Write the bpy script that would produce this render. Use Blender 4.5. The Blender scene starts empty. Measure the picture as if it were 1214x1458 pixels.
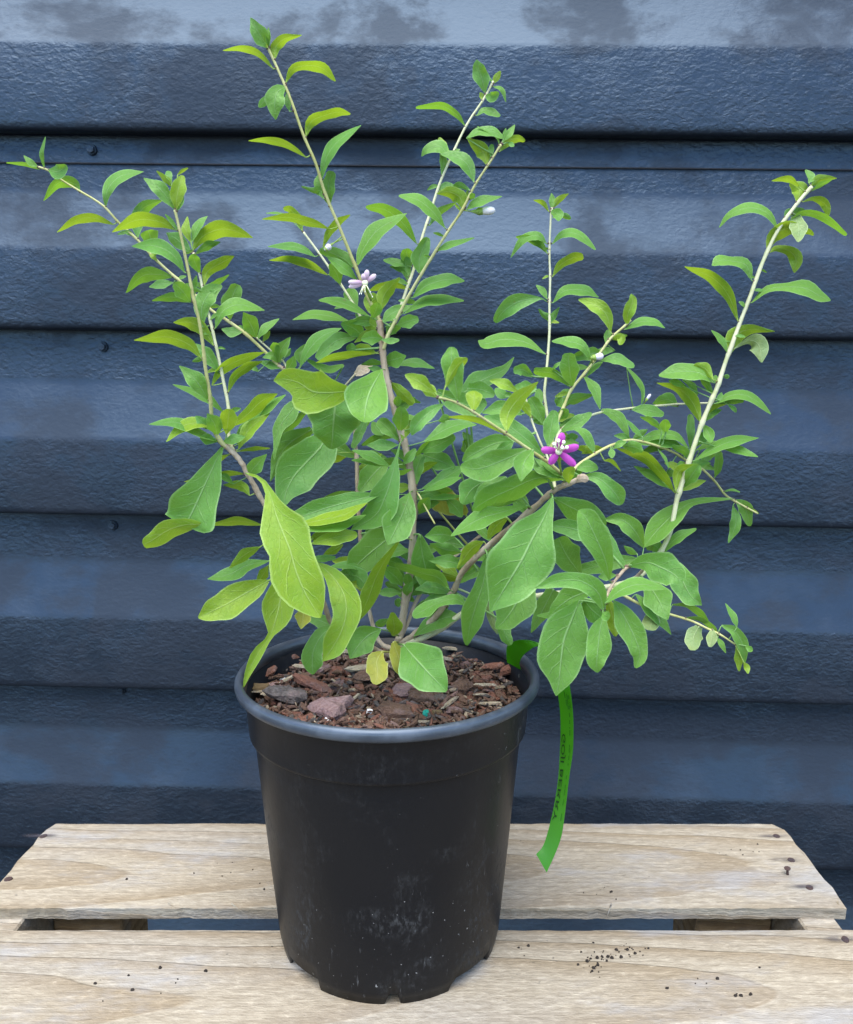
import bpy, bmesh, math, random
from mathutils import Vector, Matrix, noise
random.seed(7)
rnd = random.Random(11)
scene = bpy.context.scene
# ------------------------------------------------------------------ camera
F, CX, CY, PITCH = 1191.0, 607.0, 729.0, math.radians(9.0)     # photo pixels (1214 x 1458)
CZ = 0.66                                                      # camera height; crate top lies 0.3173 below
cam = bpy.data.cameras.new('camera'); camo = bpy.data.objects.new('camera', cam)
scene.collection.objects.link(camo); scene.camera = camo
camo.location = (0, 0, CZ); camo.rotation_euler = (math.radians(90) - PITCH, 0, 0)
cam.sensor_fit = 'HORIZONTAL'; cam.sensor_width = 36; cam.lens = F / 1214 * 36
cam.clip_start = 0.02; cam.clip_end = 500
cam.dof.use_dof = True; cam.dof.focus_distance = 0.46; cam.dof.aperture_fstop = 22
scene.render.resolution_x = 853; scene.render.resolution_y = 1024
# ------------------------------------------------------------------ light
SUN_EL, SUN_RZ = math.radians(66), math.radians(-14)
w = bpy.data.worlds.new('World'); scene.world = w; w.use_nodes = True
nt = w.node_tree; bg = nt.nodes['Background']
sky = nt.nodes.new('ShaderNodeTexSky'); sky.sky_type = 'NISHITA'; sky.sun_disc = False
sky.sun_elevation = SUN_EL; sky.sun_rotation = math.pi - SUN_RZ
nt.links.new(sky.outputs[0], bg.inputs[0]); bg.inputs[1].default_value = 0.15
sky.ozone_density = 4.5; sky.dust_density = .2; sky.air_density = 1.1
sl = bpy.data.lights.new('sun', 'SUN'); sl.energy = 2.45; sl.angle = math.radians(60); sl.color = (1, .96, .9)
so = bpy.data.objects.new('sun', sl); scene.collection.objects.link(so)
so.rotation_euler = (math.radians(90) - SUN_EL, 0, SUN_RZ)
vs = scene.view_settings; vs.view_transform = 'Standard'; vs.look = 'None'; vs.gamma = 1; vs.exposure = 1.75
# ------------------------------------------------------------------ helpers
COL = scene.collection
def ray(x, y):
    a, b = (x - CX) / F, -(y - CY) / F
    c, s = math.cos(PITCH), math.sin(PITCH)
    return Vector((a, c + b * s, -s + b * c))
def P(x, y, Y):
    d = ray(x, y); return Vector((0, 0, CZ)) + d * (Y / d.y)
def obj(name, verts, faces, mat, parent=None, smooth=True, uv=None):
    me = bpy.data.meshes.new(name); me.from_pydata([tuple(v) for v in verts], [], faces); me.update()
    if smooth: me.polygons.foreach_set('use_smooth', [True] * len(me.polygons))
    for m in (mat if isinstance(mat, (list, tuple)) else [mat]): me.materials.append(m)
    if uv:
        l = me.uv_layers.new(name='UVMap')
        for lp in me.loops: l.data[lp.index].uv = uv[lp.vertex_index]
    o = bpy.data.objects.new(name, me); COL.objects.link(o)
    if parent: o.parent = parent
    return o
def from_bm(name, bm, mat, parent=None, smooth=False):
    me = bpy.data.meshes.new(name); bm.to_mesh(me); bm.free()
    if smooth: me.polygons.foreach_set('use_smooth', [True] * len(me.polygons))
    for m in (mat if isinstance(mat, (list, tuple)) else [mat]): me.materials.append(m)
    o = bpy.data.objects.new(name, me); COL.objects.link(o)
    if parent: o.parent = parent
    return o
def tag(o, label=None, cat=None, group=None, kind=None):
    if label: o['label'] = label
    if cat: o['category'] = cat
    if group: o['group'] = group
    if kind: o['kind'] = kind
    return o
def empty(name, loc=(0, 0, 0)):
    o = bpy.data.objects.new(name, None); o.empty_display_size = .02; o.location = loc; COL.objects.link(o); return o
def cr(pts, t):                                                 # Catmull-Rom over tuples, t in 0..1
    n = len(pts) - 1; f = min(max(t * n, 0), n - 1e-6); i = int(f); f -= i
    g = lambda k: pts[min(max(k, 0), n)]
    p0, p1, p2, p3 = g(i - 1), g(i), g(i + 1), g(i + 2)
    if i == 0: p0 = tuple(2 * a - b for a, b in zip(p1, p2))
    if i == n - 1: p3 = tuple(2 * b - a for a, b in zip(p1, p2))
    return tuple(.5 * (2 * b + (c - a) * f + (2 * a - 5 * b + 4 * c - d) * f * f + (3 * b - a - 3 * c + d) * f ** 3)
                 for a, b, c, d in zip(p0, p1, p2, p3))
def lerp(a, b, t): return a + (b - a) * t
# ------------------------------------------------------------------ material helpers
class NT:
    def __init__(s, name):
        s.m = bpy.data.materials.new(name); s.m.use_nodes = True; s.t = s.m.node_tree
        s.b = s.t.nodes['Principled BSDF']; s.out = s.t.nodes['Material Output']
    def n(s, typ, **kw):
        x = s.t.nodes.new(typ)
        for k, v in kw.items():
            if k.startswith('i_'): x.inputs[k[2:].replace('_', ' ')].default_value = v
            else: setattr(x, k, v)
        return x
    def l(s, a, b): s.t.links.new(a, b)
    def val(s, sock, v):
        if hasattr(v, 'is_linked') or isinstance(v, bpy.types.NodeSocket): s.l(v, sock)
        else: sock.default_value = v
    def math(s, op, a, b=None, c=None, clamp=False):
        x = s.t.nodes.new('ShaderNodeMath'); x.operation = op; x.use_clamp = clamp
        s.val(x.inputs[0], a)
        if b is not None: s.val(x.inputs[1], b)
        if c is not None: s.val(x.inputs[2], c)
        return x.outputs[0]
    def mix(s, f, a, b, blend='MIX'):
        x = s.t.nodes.new('ShaderNodeMix'); x.data_type = 'RGBA'; x.blend_type = blend
        s.val(x.inputs[0], f)
        s.val(x.inputs[6], a if isinstance(a, bpy.types.NodeSocket) else (*a, 1) if len(a) == 3 else a)
        s.val(x.inputs[7], b if isinstance(b, bpy.types.NodeSocket) else (*b, 1) if len(b) == 3 else b)
        return x.outputs[2]
    def ramp(s, f, a, b, c0=0., c1=1.):                         # smooth step a..b -> c0..c1
        x = s.t.nodes.new('ShaderNodeMapRange'); x.interpolation_type = 'SMOOTHSTEP'
        s.val(x.inputs[0], f); x.inputs[1].default_value = a; x.inputs[2].default_value = b
        x.inputs[3].default_value = c0; x.inputs[4].default_value = c1
        return x.outputs[0]
    def coords(s, scale=(1, 1, 1), which='Object', loc=(0, 0, 0)):
        tc = s.t.nodes.new('ShaderNodeTexCoord'); mp = s.t.nodes.new('ShaderNodeMapping')
        mp.inputs['Scale'].default_value = scale; mp.inputs['Location'].default_value = loc
        s.l(tc.outputs[which], mp.inputs[0]); return mp.outputs[0]
    def noise(s, vec, scale, detail=3, rough=.5, dist=0):
        x = s.n('ShaderNodeTexNoise'); s.l(vec, x.inputs['Vector']) if vec else None
        x.inputs['Scale'].default_value = scale; x.inputs['Detail'].default_value = detail
        x.inputs['Roughness'].default_value = rough; x.inputs['Distortion'].default_value = dist
        return x.outputs[0]
    def bump(s, h, strength, dist, prev=None):
        x = s.n('ShaderNodeBump'); x.inputs['Strength'].default_value = strength; x.inputs['Distance'].default_value = dist
        s.l(h, x.inputs['Height'])
        if prev: s.l(prev, x.inputs['Normal'])
        return x.outputs[0]
    def set(s, color=None, rough=None, normal=None, spec=None, **kw):
        for k, v in (('Base Color', color), ('Roughness', rough), ('Normal', normal), ('Specular IOR Level', spec)):
            if v is None: continue
            if isinstance(v, (tuple, list)) and len(v) == 3: v = (*v, 1)
            s.val(s.b.inputs[k], v)
        for k, v in kw.items(): s.val(s.b.inputs[k], v)
        return s.m
def plain(name, c, r=.6, spec=.4):
    return NT(name).set(color=c, rough=r, spec=spec)
# ------------------------------------------------------------------ materials of the setting
def mat_siding():
    m = NT('painted_embossed_metal'); v = m.coords()
    streak = m.coords((.6, 1, 1.0))
    n1 = m.noise(streak, 300, 3, .6, .35); n2 = m.noise(m.coords((.8, 1, 1)), 95, 2, .5, .2)
    dirt = m.noise(m.coords((1, 1, 1.5)), 5.5, 7, .68, .2); fine = m.noise(v, 900, 2, .6); var = m.noise(v, 22, 4, .6)
    geo = m.n('ShaderNodeNewGeometry'); sp = m.n('ShaderNodeSeparateXYZ'); m.l(geo.outputs['True Normal'], sp.inputs[0])
    ledge = m.ramp(sp.outputs[2], .12, .24)                      # the sloping ledge of each course, worn smooth
    d = m.ramp(dirt, .48, .56)
    col = m.mix(d, (.0085, .011, .016), (.015, .0175, .023))
    col = m.mix(m.ramp(var, .45, .7, 0, .5), col, (.018, .021, .027))
    col = m.mix(m.ramp(fine, .66, .80, 0, .30), col, (.045, .055, .07))
    h = m.math('ADD', m.math('MULTIPLY', n1, m.ramp(var, .3, .7, .55, 1.15)), m.math('MULTIPLY', n2, .5))
    h = m.math('MULTIPLY', h, m.math('SUBTRACT', 1.0, m.math('MULTIPLY', ledge, .72)))
    rough = m.math('ADD', m.math('ADD', m.ramp(dirt, .46, .58, .30, .42), m.math('MULTIPLY', fine, .06)), m.math('MULTIPLY', var, .06))
    spec = m.ramp(dirt, .46, .58, .56, .30)
    return m.set(color=col, rough=rough, normal=m.bump(h, .62, .0017), spec=spec, **{'Specular Tint': (.51, .735, 1., 1)})
def mat_wood(name, light, dark, gain=1.):
    m = NT(name)
    tc = m.n('ShaderNodeTexCoord'); oi = m.n('ShaderNodeObjectInfo')
    sp = m.n('ShaderNodeSeparateXYZ'); m.l(tc.outputs['Object'], sp.inputs[0])
    x, y, z = sp.outputs
    r = oi.outputs['Random']
    warp = m.noise(m.coords((2.2, 6, 6)), 1.6, 3, .5)
    warp2 = m.noise(m.coords((14, 60, 60)), 1.0, 2, .5)
    # growth rings: distance from a pith axis that leaves the board at a slant -> cathedral arches
    yy = m.math('ADD', y, m.math('MULTIPLY', m.math('SUBTRACT', r, .5), .05))
    zz = m.math('ADD', m.math('ADD', z, .035), m.math('MULTIPLY', m.math('ADD', x, m.math('MULTIPLY', r, .6)), .055))
    rad = m.math('SQRT', m.math('ADD', m.math('MULTIPLY', yy, yy), m.math('MULTIPLY', zz, zz)))
    rad = m.math('ADD', rad, m.math('MULTIPLY', warp, .018))
    rad = m.math('ADD', rad, m.math('MULTIPLY', warp2, .0012))
    ph = m.math('FRACT', m.math('MULTIPLY', rad, 118))
    ring = m.ramp(ph, .25, .93); ring = m.math('MULTIPLY', ring, m.ramp(ph, 1.0, .95))
    fib = m.noise(m.coords((26, 420, 420)), 1.0, 4, .65)
    blot = m.noise(m.coords((5, 14, 14)), 1.0, 4, .6)
    col = m.mix(m.math('MULTIPLY', ring, .85), light, dark)
    col = m.mix(m.ramp(fib, .35, .75, 0, .35), col, tuple(c * .62 for c in dark))
    col = m.mix(m.ramp(blot, .45, .72, 0, .55), col, tuple(.85 * (l * .5 + .5 * sum(light) / 3) for l in light))
    spk = m.noise(m.coords((160, 260, 260)), 1.0, 2, .5)
    gate = m.noise(m.coords((7, 9, 9), loc=(3, 1, 0)), 1.0, 2, .5)
    col = m.mix(m.math('MULTIPLY', m.ramp(spk, .72, .78), m.ramp(gate, .42, .6, .1, .7)), col, (.045, .04, .035))
    fuzz = m.noise(m.coords((130, 330, 330)), 1.0, 4, .7)
    col = m.mix(m.ramp(fuzz, .30, .68, .42, 0), col, tuple(c * .55 for c in dark))
    col = m.mix(m.ramp(fuzz, .55, .80, 0, .5), col, tuple(min(1, c * 1.45) for c in light))
    grey = m.noise(m.coords((9, 22, 22), loc=(7, 2, 0)), 1.0, 5, .65)
    col = m.mix(m.ramp(grey, .50, .70, 0, .6), col, (.27, .265, .26))
    bs = m.noise(m.coords((170, 250, 250), loc=(1, 5, 0)), 1.0, 3, .6)
    col = m.mix(m.math('MULTIPLY', m.ramp(bs, .68, .72), m.ramp(gate, .52, .66, .0, .9)), col, (.03, .028, .025))
    h = m.math('ADD', m.math('ADD', m.math('MULTIPLY', fib, .7), fuzz), m.math('MULTIPLY', ring, .4))
    return m.set(color=col, rough=.85, spec=.2, normal=m.bump(h, .9, .0013))
M_SIDING = mat_siding()
M_WOOD = mat_wood('weathered_pine', (.345, .292, .212), (.25, .190, .118))
M_POST = mat_wood('brown_pine', (.36, .25, .135), (.22, .14, .07))
def mat_ground():
    m = NT('gravelly_ground'); n = m.noise(m.coords(), 60, 5, .6)
    return m.set(color=m.mix(n, (.03, .029, .027), (.07, .065, .06)), rough=.9, normal=m.bump(n, .6, .01))
g = obj('ground', [(-60, -60, 0), (60, -60, 0), (60, 60, 0), (-60, 60, 0)], [(0, 1, 2, 3)], mat_ground(), smooth=False)
tag(g, 'dark gravelly ground under the crate', kind='structure')
# ------------------------------------------------------------------ clad wall
WD, SP = 0.80, 0.1738                                          # distance of the wall, height of one course
wall = empty('metal_clad_wall', (0, WD, 0))
tag(wall, 'dark charcoal metal siding wall in wide overlapping courses behind the plant', 'wall')
wall.rotation_euler = (0, math.radians(.82), math.radians(-1.4))
prof = [(-.016, .0), (0, .0), (.26, .0006), (.30, .0022), (.565, .0172), (.582, .0184), (.60, .0188), (.955, .0198), (.982, .0194), (.994, .0180), (1.0, .0150), (1.0, .0050), (.95, .0042)]
top_z = CZ + .2148
xs = [-1.7 + i * .1 for i in range(35)]
panels = []
for k in range(-7, 6):
    zt = top_z - k * SP                                         # lap line above this course (k=0: the line near the top)
    vv, ff = [], []
    for x in xs:
        for f, o in prof: vv.append((x, -o, zt - f * SP if f >= 0 else zt + .014))
    n = len(prof)
    zmin = min(v[2] for v in vv)
    if zmin < .0: vv = [(a, b, max(c, -.02)) for a, b, c in vv]
    for i in range(len(xs) - 1):
        for j in range(n - 1): ff.append((i * n + j, i * n + j + 1, (i + 1) * n + j + 1, (i + 1) * n + j))
    p = obj('siding_panel', vv, ff, M_SIDING, wall)
    md = p.modifiers.new('sheet', 'SOLIDIFY'); md.thickness = .0009; md.offset = -1
    panels.append((k, p))
def wall_local(px, py):
    mw = Matrix.Translation((0, WD, 0)) @ wall.rotation_euler.to_matrix().to_4x4()
    inv = mw.inverted(); o = inv @ Vector((0, 0, CZ)); d = inv.to_3x3() @ ray(px, py)
    return o + d * ((-.0005 - o.y) / d.y)
bm = bmesh.new(); bmesh.ops.create_cone(bm, cap_ends=True, segments=14, radius1=.0052, radius2=.0044, depth=.0028)
bm.faces.ensure_lookup_table()
ret = bmesh.ops.create_cone(bm, cap_ends=True, segments=6, radius1=.0038, radius2=.0033, depth=.003, matrix=Matrix.Translation((0, 0, .0026)))
bmesh.ops.rotate(bm, verts=bm.verts, cent=(0, 0, 0), matrix=Matrix.Rotation(math.pi / 2, 3, 'X'))
scr = bpy.data.meshes.new('screw'); bm.to_mesh(scr); bm.free(); scr.materials.append(M_SIDING)
for kk, (px, py) in zip((0, 1, 2, 3), ((131, 214), (147, 494), (161, 748), (173, 982))):
    s = bpy.data.objects.new('screw', scr); COL.objects.link(s)
    s.parent = dict(panels)[kk]; s.location = wall_local(px, py) + Vector((0, -.0006, 0))
# thin seam along the strip of the top course
zl = wall_local(607, 236).z
k0 = dict(panels)[0]
obj('seam', [(-1.7, -.0012, zl), (1.7, -.0012, zl), (1.7, -.0024, zl - .0012), (-1.7, -.0024, zl - .0012), (1.7, .002, zl - .0022), (-1.7, .002, zl - .0022)],
    [(0, 1, 2, 3), (3, 2, 4, 5)], plain('seam_dark', (.012, .013, .016), .5), k0, smooth=False)
# ------------------------------------------------------------------ wooden crate
TOP = CZ - .3173
crate = empty('wooden_crate', (0, .45, 0))
tag(crate, 'weathered pale wooden crate with slatted top under the black pot', 'crate')
def plank(name, x0, x1, y0, y1, z1, th, mat, jag=.0012, seed=0, nx=150, ny=10, chip=None, bow=0.):
    r = random.Random(seed); c = Vector(((x0 + x1) / 2, (y0 + y1) / 2, z1))
    vv, ff = [], []
    jf = [noise.noise((i * .35, seed, 0)) * jag + (r.random() - .5) * jag * .5 for i in range(nx + 1)]
    jb = [noise.noise((i * .3, seed + 9, 0)) * jag * .7 for i in range(nx + 1)]
    for i in range(nx + 1):
        x = lerp(x0, x1, i / nx); e = 0
        for j in range(ny + 1):
            t = j / ny; y = lerp(y0 + jf[i], y1 + jb[i], t)
            xx = x
            if i in (0, nx):
                jx = noise.noise((j * .9, seed * 3.1 + i, 2)) * jag * 1.6
                xx = x + jx
            if chip: xx = chip(xx, t)
            edge = min(j, ny - j, 1e9)
            zz = z1 - (.0011 if j in (0, ny) else 0) + noise.noise((x * 16, y * 60, seed)) * .0007 + bow * (1 - (2 * i / nx - 1) ** 2)
            vv.append(Vector((xx, y, zz)) - c)
    nt_ = len(vv)
    for i in range(nx + 1):
        for j in (0, ny):
            v = vv[i * (ny + 1) + j]
            vv.append(Vector((v.x, v.y + (.0006 if j == 0 else -.0006), -th + noise.noise((v.x * 40, j, seed)) * .0006 + bow * (1 - (2 * i / nx - 1) ** 2))))
    I = lambda i, j: i * (ny + 1) + j
    B = lambda i, s: nt_ + i * 2 + s
    for i in range(nx):
        for j in range(ny): ff.append((I(i, j), I(i + 1, j), I(i + 1, j + 1), I(i, j + 1)))
        ff.append((B(i, 0), B(i + 1, 0), I(i + 1, 0), I(i, 0)))
        ff.append((I(i, ny), I(i + 1, ny), B(i + 1, 1), B(i, 1)))
        ff.append((B(i, 1), B(i + 1, 1), B(i + 1, 0), B(i, 0)))
    for i, rev in ((0, False), (nx, True)):
        f = [I(i, j) for j in range(ny, -1, -1)][::-1] + [B(i, 1), B(i, 0)]
        ff.append(tuple(f[::-1]) if not rev else tuple(f))
    o = obj(name, vv, ff, mat, crate, smooth=False); o.location = c - crate.location
    return o
def chip_r(x, t):                                               # broken back corners of the rear plank
    if t > .9 and x > .2: return min(x, .2505)
    if t > .93 and x < -.2: return max(x, -.2690)
    return x
rear = plank('plank', -.2717, .256, .4660, .5640, TOP, .0085, M_WOOD, seed=3, chip=chip_r)
front = plank('plank', -.268, .262, .3450, .4455, TOP, .0085, M_WOOD, seed=8, jag=.0009)
mid = plank('plank', -.268, .262, .225, .322, TOP, .0085, M_WOOD, seed=15)
def block(name, x0, x1, y0, y1, z0, z1, mat, bev=.0012):
    bm = bmesh.new(); bmesh.ops.create_cube(bm, size=1)
    bmesh.ops.scale(bm, verts=bm.verts, vec=(x1 - x0, y1 - y0, z1 - z0))
    bmesh.ops.bevel(bm, geom=bm.edges[:], offset=bev, segments=1, affect='EDGES')
    o = from_bm(name, bm, mat, crate); o.location = Vector(((x0 + x1) / 2, (y0 + y1) / 2, (z0 + z1) / 2)) - crate.location
    return o
UZ = TOP - .0083
for x0, x1 in ((-.2690, -.2460), (.2275, .2500)): block('end_rail', x0, x1, .222, .562, UZ - .075, UZ, M_POST if x0 > 9 else M_WOOD)
for x0, x1 in ((-.2450, -.2000), (.1770, .2265)):
    block('corner_post', x0, x1, .500, .548, .0, UZ, M_POST); block('corner_post', x0, x1, .235, .283, .0, UZ, M_POST)
for y0, y1 in ((.549, .561), (.223, .2345)): block('side_board', -.2455, .2270, y0, y1, .015, .10, M_POST)
# nails
M_NAIL = NT('rusty_nail'); _n = M_NAIL.noise(M_NAIL.coords(), 900, 2)
M_NAIL = M_NAIL.set(color=M_NAIL.mix(_n, (.022, .018, .018), (.085, .045, .035)), rough=.7, spec=.3)
bm = bmesh.new(); bmesh.ops.create_cone(bm, cap_ends=True, segments=12, radius1=.0027, radius2=.0022, depth=.0014)
nl = bpy.data.meshes.new('nail'); bm.to_mesh(nl); bm.free(); nl.materials.append(M_NAIL)
bm = bmesh.new(); bmesh.ops.create_cone(bm, cap_ends=True, segments=8, radius1=.0011, radius2=.0011, depth=.010, matrix=Matrix.Translation((0, 0, .004)))
bmesh.ops.create_cone(bm, cap_ends=True, segments=12, radius1=.0024, radius2=.0026, depth=.0012, matrix=Matrix.Translation((0, 0, .0093)))
nl2 = bpy.data.meshes.new('raised_nail'); bm.to_mesh(nl2); bm.free(); nl2.materials.append(M_NAIL)
def on_top(px, py):
    d = ray(px, py); return Vector((0, 0, CZ)) + d * ((TOP - CZ) / d.z)
for px, py, par in ((1105, 1191, rear), (1126, 1225, rear), (1152, 1264, rear), (62, 1191, rear), (12, 1252, rear), (1203, 1338, front)):
    o = bpy.data.objects.new('nail', nl); COL.objects.link(o); o.parent = par
    o.location = on_top(px, py) - crate.location - par.location + Vector((0, 0, .0002)); o.scale = (rnd.uniform(.8, 1.2), rnd.uniform(.8, 1.1), 1)
    o.rotation_euler = (0, 0, rnd.uniform(0, 3))
M_STAIN = NT('iron_stain'); _s = M_STAIN.noise(M_STAIN.coords((60, 200, 1)), 1., 3, .6)
_tc = M_STAIN.n('ShaderNodeTexCoord'); _sp = M_STAIN.n('ShaderNodeSeparateXYZ'); M_STAIN.l(_tc.outputs['UV'], _sp.inputs[0])
_a = M_STAIN.math('MULTIPLY', M_STAIN.ramp(_sp.outputs[0], .95, .1), M_STAIN.ramp(_s, .3, .65)); _m = M_STAIN
M_STAIN = M_STAIN.set(color=(.07, .06, .065), rough=.9, spec=.1, Alpha=M_STAIN.math('MULTIPLY', _a, .75))
for px, py, par in ((1100, 1191, rear), (1118, 1225, rear), (1146, 1264, rear), (58, 1191, rear), (1196, 1338, front)):
    c = on_top(px, py) - crate.location - par.location; vv, ff, uv = [(c.x, c.y, .0011)], [], [(0, 0)]
    for k in range(20):
        a = 2 * math.pi * k / 20; vv.append((c.x + .017 * math.cos(a), c.y + .0042 * math.sin(a), .0011)); uv.append((1, 0)); ff.append((0, 1 + k, 1 + (k + 1) % 20))
    obj('rust_stain', vv, ff, M_STAIN, par, uv=uv)
o = bpy.data.objects.new('raised_nail', nl2); COL.objects.link(o); o.parent = rear
o.location = on_top(1121, 1245) - crate.location - rear.location; o.rotation_euler = (.1, -.15, 0); o.scale = (.8, .8, .5)
# splinters on plank edges
for px, py, dx, dy in ((870, 1291, -8, 10), (1192, 1288, 6, 2), (240, 1290, 20, 3), (330, 1291, 22, 4)):
    a = on_top(px, py - 4); b = on_top(px + dx, py + dy) + Vector((0, -.001, -.003))
    s = Vector((.0006, 0, 0)); u = Vector((0, 0, .0008))
    sp_ = obj('splinter', [a - s, a + s, a + u, b], [(0, 1, 3), (1, 2, 3), (2, 0, 3), (0, 2, 1)], M_WOOD, rear, smooth=False)
    sp_.location = -(crate.location + rear.location)
# crumbs of potting mix spilled on the planks
rcr = random.Random(3); vv, ff = [], []
def crumb(px, py, r):
    c = on_top(px, py); b = len(vv)
    for k in range(6):
        a = math.pi / 3 * k + rcr.uniform(-.3, .3); q = r * rcr.uniform(.6, 1.2); vv.append((c.x + q * math.cos(a), c.y + q * math.sin(a) * .8, TOP - .0006))
    for k in range(6):
        a = math.pi / 3 * k + rcr.uniform(-.3, .3); q = r * rcr.uniform(.4, .8); vv.append((c.x + q * math.cos(a), c.y + q * math.sin(a) * .8, TOP + r * rcr.uniform(.5, 1.)))
    for k in range(6): ff.append((b + k, b + (k + 1) % 6, b + 6 + (k + 1) % 6, b + 6 + k))
    ff.append(tuple(b + 6 + k for k in range(6)))
for cx_, cy_, sx, sy, n_ in ((850, 1370, 45, 22, 34), (900, 1350, 40, 14, 16), (740, 1355, 25, 12, 5), (300, 1250, 120, 25, 12), (1000, 1410, 120, 30, 12), (200, 1400, 120, 30, 10), (860, 1270, 30, 8, 8), (430, 1210, 40, 14, 4), (1060, 1215, 50, 20, 8)):
    for _ in range(n_):
        px, py = rcr.gauss(cx_, sx * .5), rcr.gauss(cy_, sy * .5)
        if 1296 < py < 1330 or py < 1182: continue
        crumb(px, py, rcr.choice((.0004, .0006, .0006, .0009, .0013)))
tag(obj('soil_crumbs', vv, ff, plain('dark_crumbs', (.03, .024, .02), .95, .1), smooth=False), 'dark crumbs of potting mix scattered on the crate planks', 'crumbs', kind='stuff')
# ------------------------------------------------------------------ nursery pot
Y0 = .4467; X0 = -.0213; RIM = CZ - .160
def mat_pot():
    m = NT('scuffed_black_plastic'); v = m.coords()
    dust = m.noise(v, 30, 5, .68, .4); dust2 = m.noise(m.coords((1, 1, .5)), 420, 4, .75)
    spk = m.noise(v, 620, 1, .5); big = m.noise(v, 8, 3, .5)
    scr = m.noise(m.coords((520, 520, 45)), 1., 4, .65, .9)
    f = m.math('MULTIPLY', m.ramp(dust, .46, .72), m.ramp(dust2, .42, .72))
    f = m.math('MULTIPLY', f, m.ramp(big, .35, .62, .25, 1))
    col = m.mix(m.math('MULTIPLY', f, .34), (.0042, .0044, .0054), (.12, .118, .115))
    col = m.mix(m.math('MULTIPLY', m.ramp(spk, .765, .79), m.ramp(big, .42, .6, .05, .6)), col, (.33, .32, .30))
    sc = m.math('MULTIPLY', m.ramp(scr, .64, .74), m.ramp(big, .40, .60))
    col = m.mix(m.math('MULTIPLY', sc, .30), col, (.20, .20, .20))
    rough = m.math('ADD', m.ramp(f, 0, .6, .36, .62), m.math('MULTIPLY', dust2, .08))
    return m.set(color=col, rough=rough, spec=.24, normal=m.bump(m.math('ADD', dust, m.math('MULTIPLY', dust2, .2)), .12, .002))
M_POT = mat_pot()
def mat_rim():
    m = NT('worn_plastic_rim'); n = m.noise(m.coords(), 60, 4, .65); s = m.noise(m.coords((30, 30, 500)), 1., 2, .6)
    c = m.mix(m.ramp(n, .4, .7), (.03, .035, .043), (.055, .063, .075))
    return m.set(color=m.mix(m.ramp(s, .6, .75, 0, .35), c, (.11, .12, .13)), rough=m.ramp(n, .3, .7, .34, .46), spec=.7, **{'Specular Tint': (.7, .84, 1, 1)}, normal=m.bump(s, .1, .001))
pot = empty('nursery_pot', (X0, Y0, TOP))
tag(pot, 'scuffed black plastic nursery pot holding the shrub', 'pot')
HP = RIM - TOP
NSEG = 192
def lathe(name, prof, mat, zfun=None, close=False, rfun=None):
    vv, ff = [], []
    n = len(prof)
    for i in range(NSEG):
        a = 2 * math.pi * i / NSEG
        for j, (r, z) in enumerate(prof):
            zz = zfun(a, j, z) if zfun else z
            rr = rfun(a, j, r, z) if rfun else r
            vv.append((rr * math.cos(a), rr * math.sin(a), zz))
    for i in range(NSEG):
        k = (i + 1) % NSEG
        for j in range(n if close else n - 1):
            j2 = (j + 1) % n
            ff.append((i * n + j, k * n + j, k * n + j2, i * n + j2))
    return obj(name, vv, ff, mat, pot)
# feet: at these angles (degrees, -90 faces the camera) the skirt stands on the crate, elsewhere it is cut away
def foot(a):
    d = math.degrees(a) % 360
    best = 0
    for lo, hi in ((234, 272), (275.5, 305), (330, 352), (10, 40), (60, 100), (120, 150), (170, 213)):
        e = 2.2
        f = min(max((d - lo) / e, 0), 1) * min(max((hi - d) / e, 0), 1)
        best = max(best, f)
    return best
RB, RT = .0640, .0738
NZ = 22
body = [(.0, .0065), (.052, .0065), (.0575, .0062), (.0605, .0)]       # floor inside the skirt, then the foot edge
nfoot = 3
body += [(.0617, .0), (.0634, .0075)]
for i in range(1, NZ + 1):
    t = i / NZ; body.append((lerp(.0638, RT, t), lerp(.011, HP - .0315, t)))
body += [(RT + .0002, HP - .0306), (.0758, HP - .0302), (.0765, HP - .0296), (.0766, HP - .0285), (.0783, HP - .0072), (.0790, HP - .0058)]
inner = [(.0778, HP - .0058), (.0735, HP - .030), (.0625, .010), (.0, .010)]
def zf(a, j, z):
    if j in (3, 4): return lerp(.0072, .0, foot(a))
    return z
def rf(a, j, r, z):
    return r * (1 + .0035 * math.sin(2 * a + .6) * min(1, z / .05) + .004 * math.exp(-((a - 3.5) / .12) ** 2) * math.exp(-((z - .055) / .03) ** 2) - .006 * math.exp(-((a - 5.85) / .16) ** 2) * math.exp(-((z - .05) / .04) ** 2))
lathe('body', body + inner, M_POT, zf, rfun=rf)
rimp = [(.0776, HP - .0060), (.0790, HP - .0012), (.0800, HP + .0004), (.0815, HP + .0009), (.0828, HP + .0004), (.0836, HP - .0010), (.0838, HP - .0028), (.0834, HP - .0046), (.0822, HP - .0058), (.0800, HP - .0062)]
lathe('rim', rimp, mat_rim(), close=True)
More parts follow.
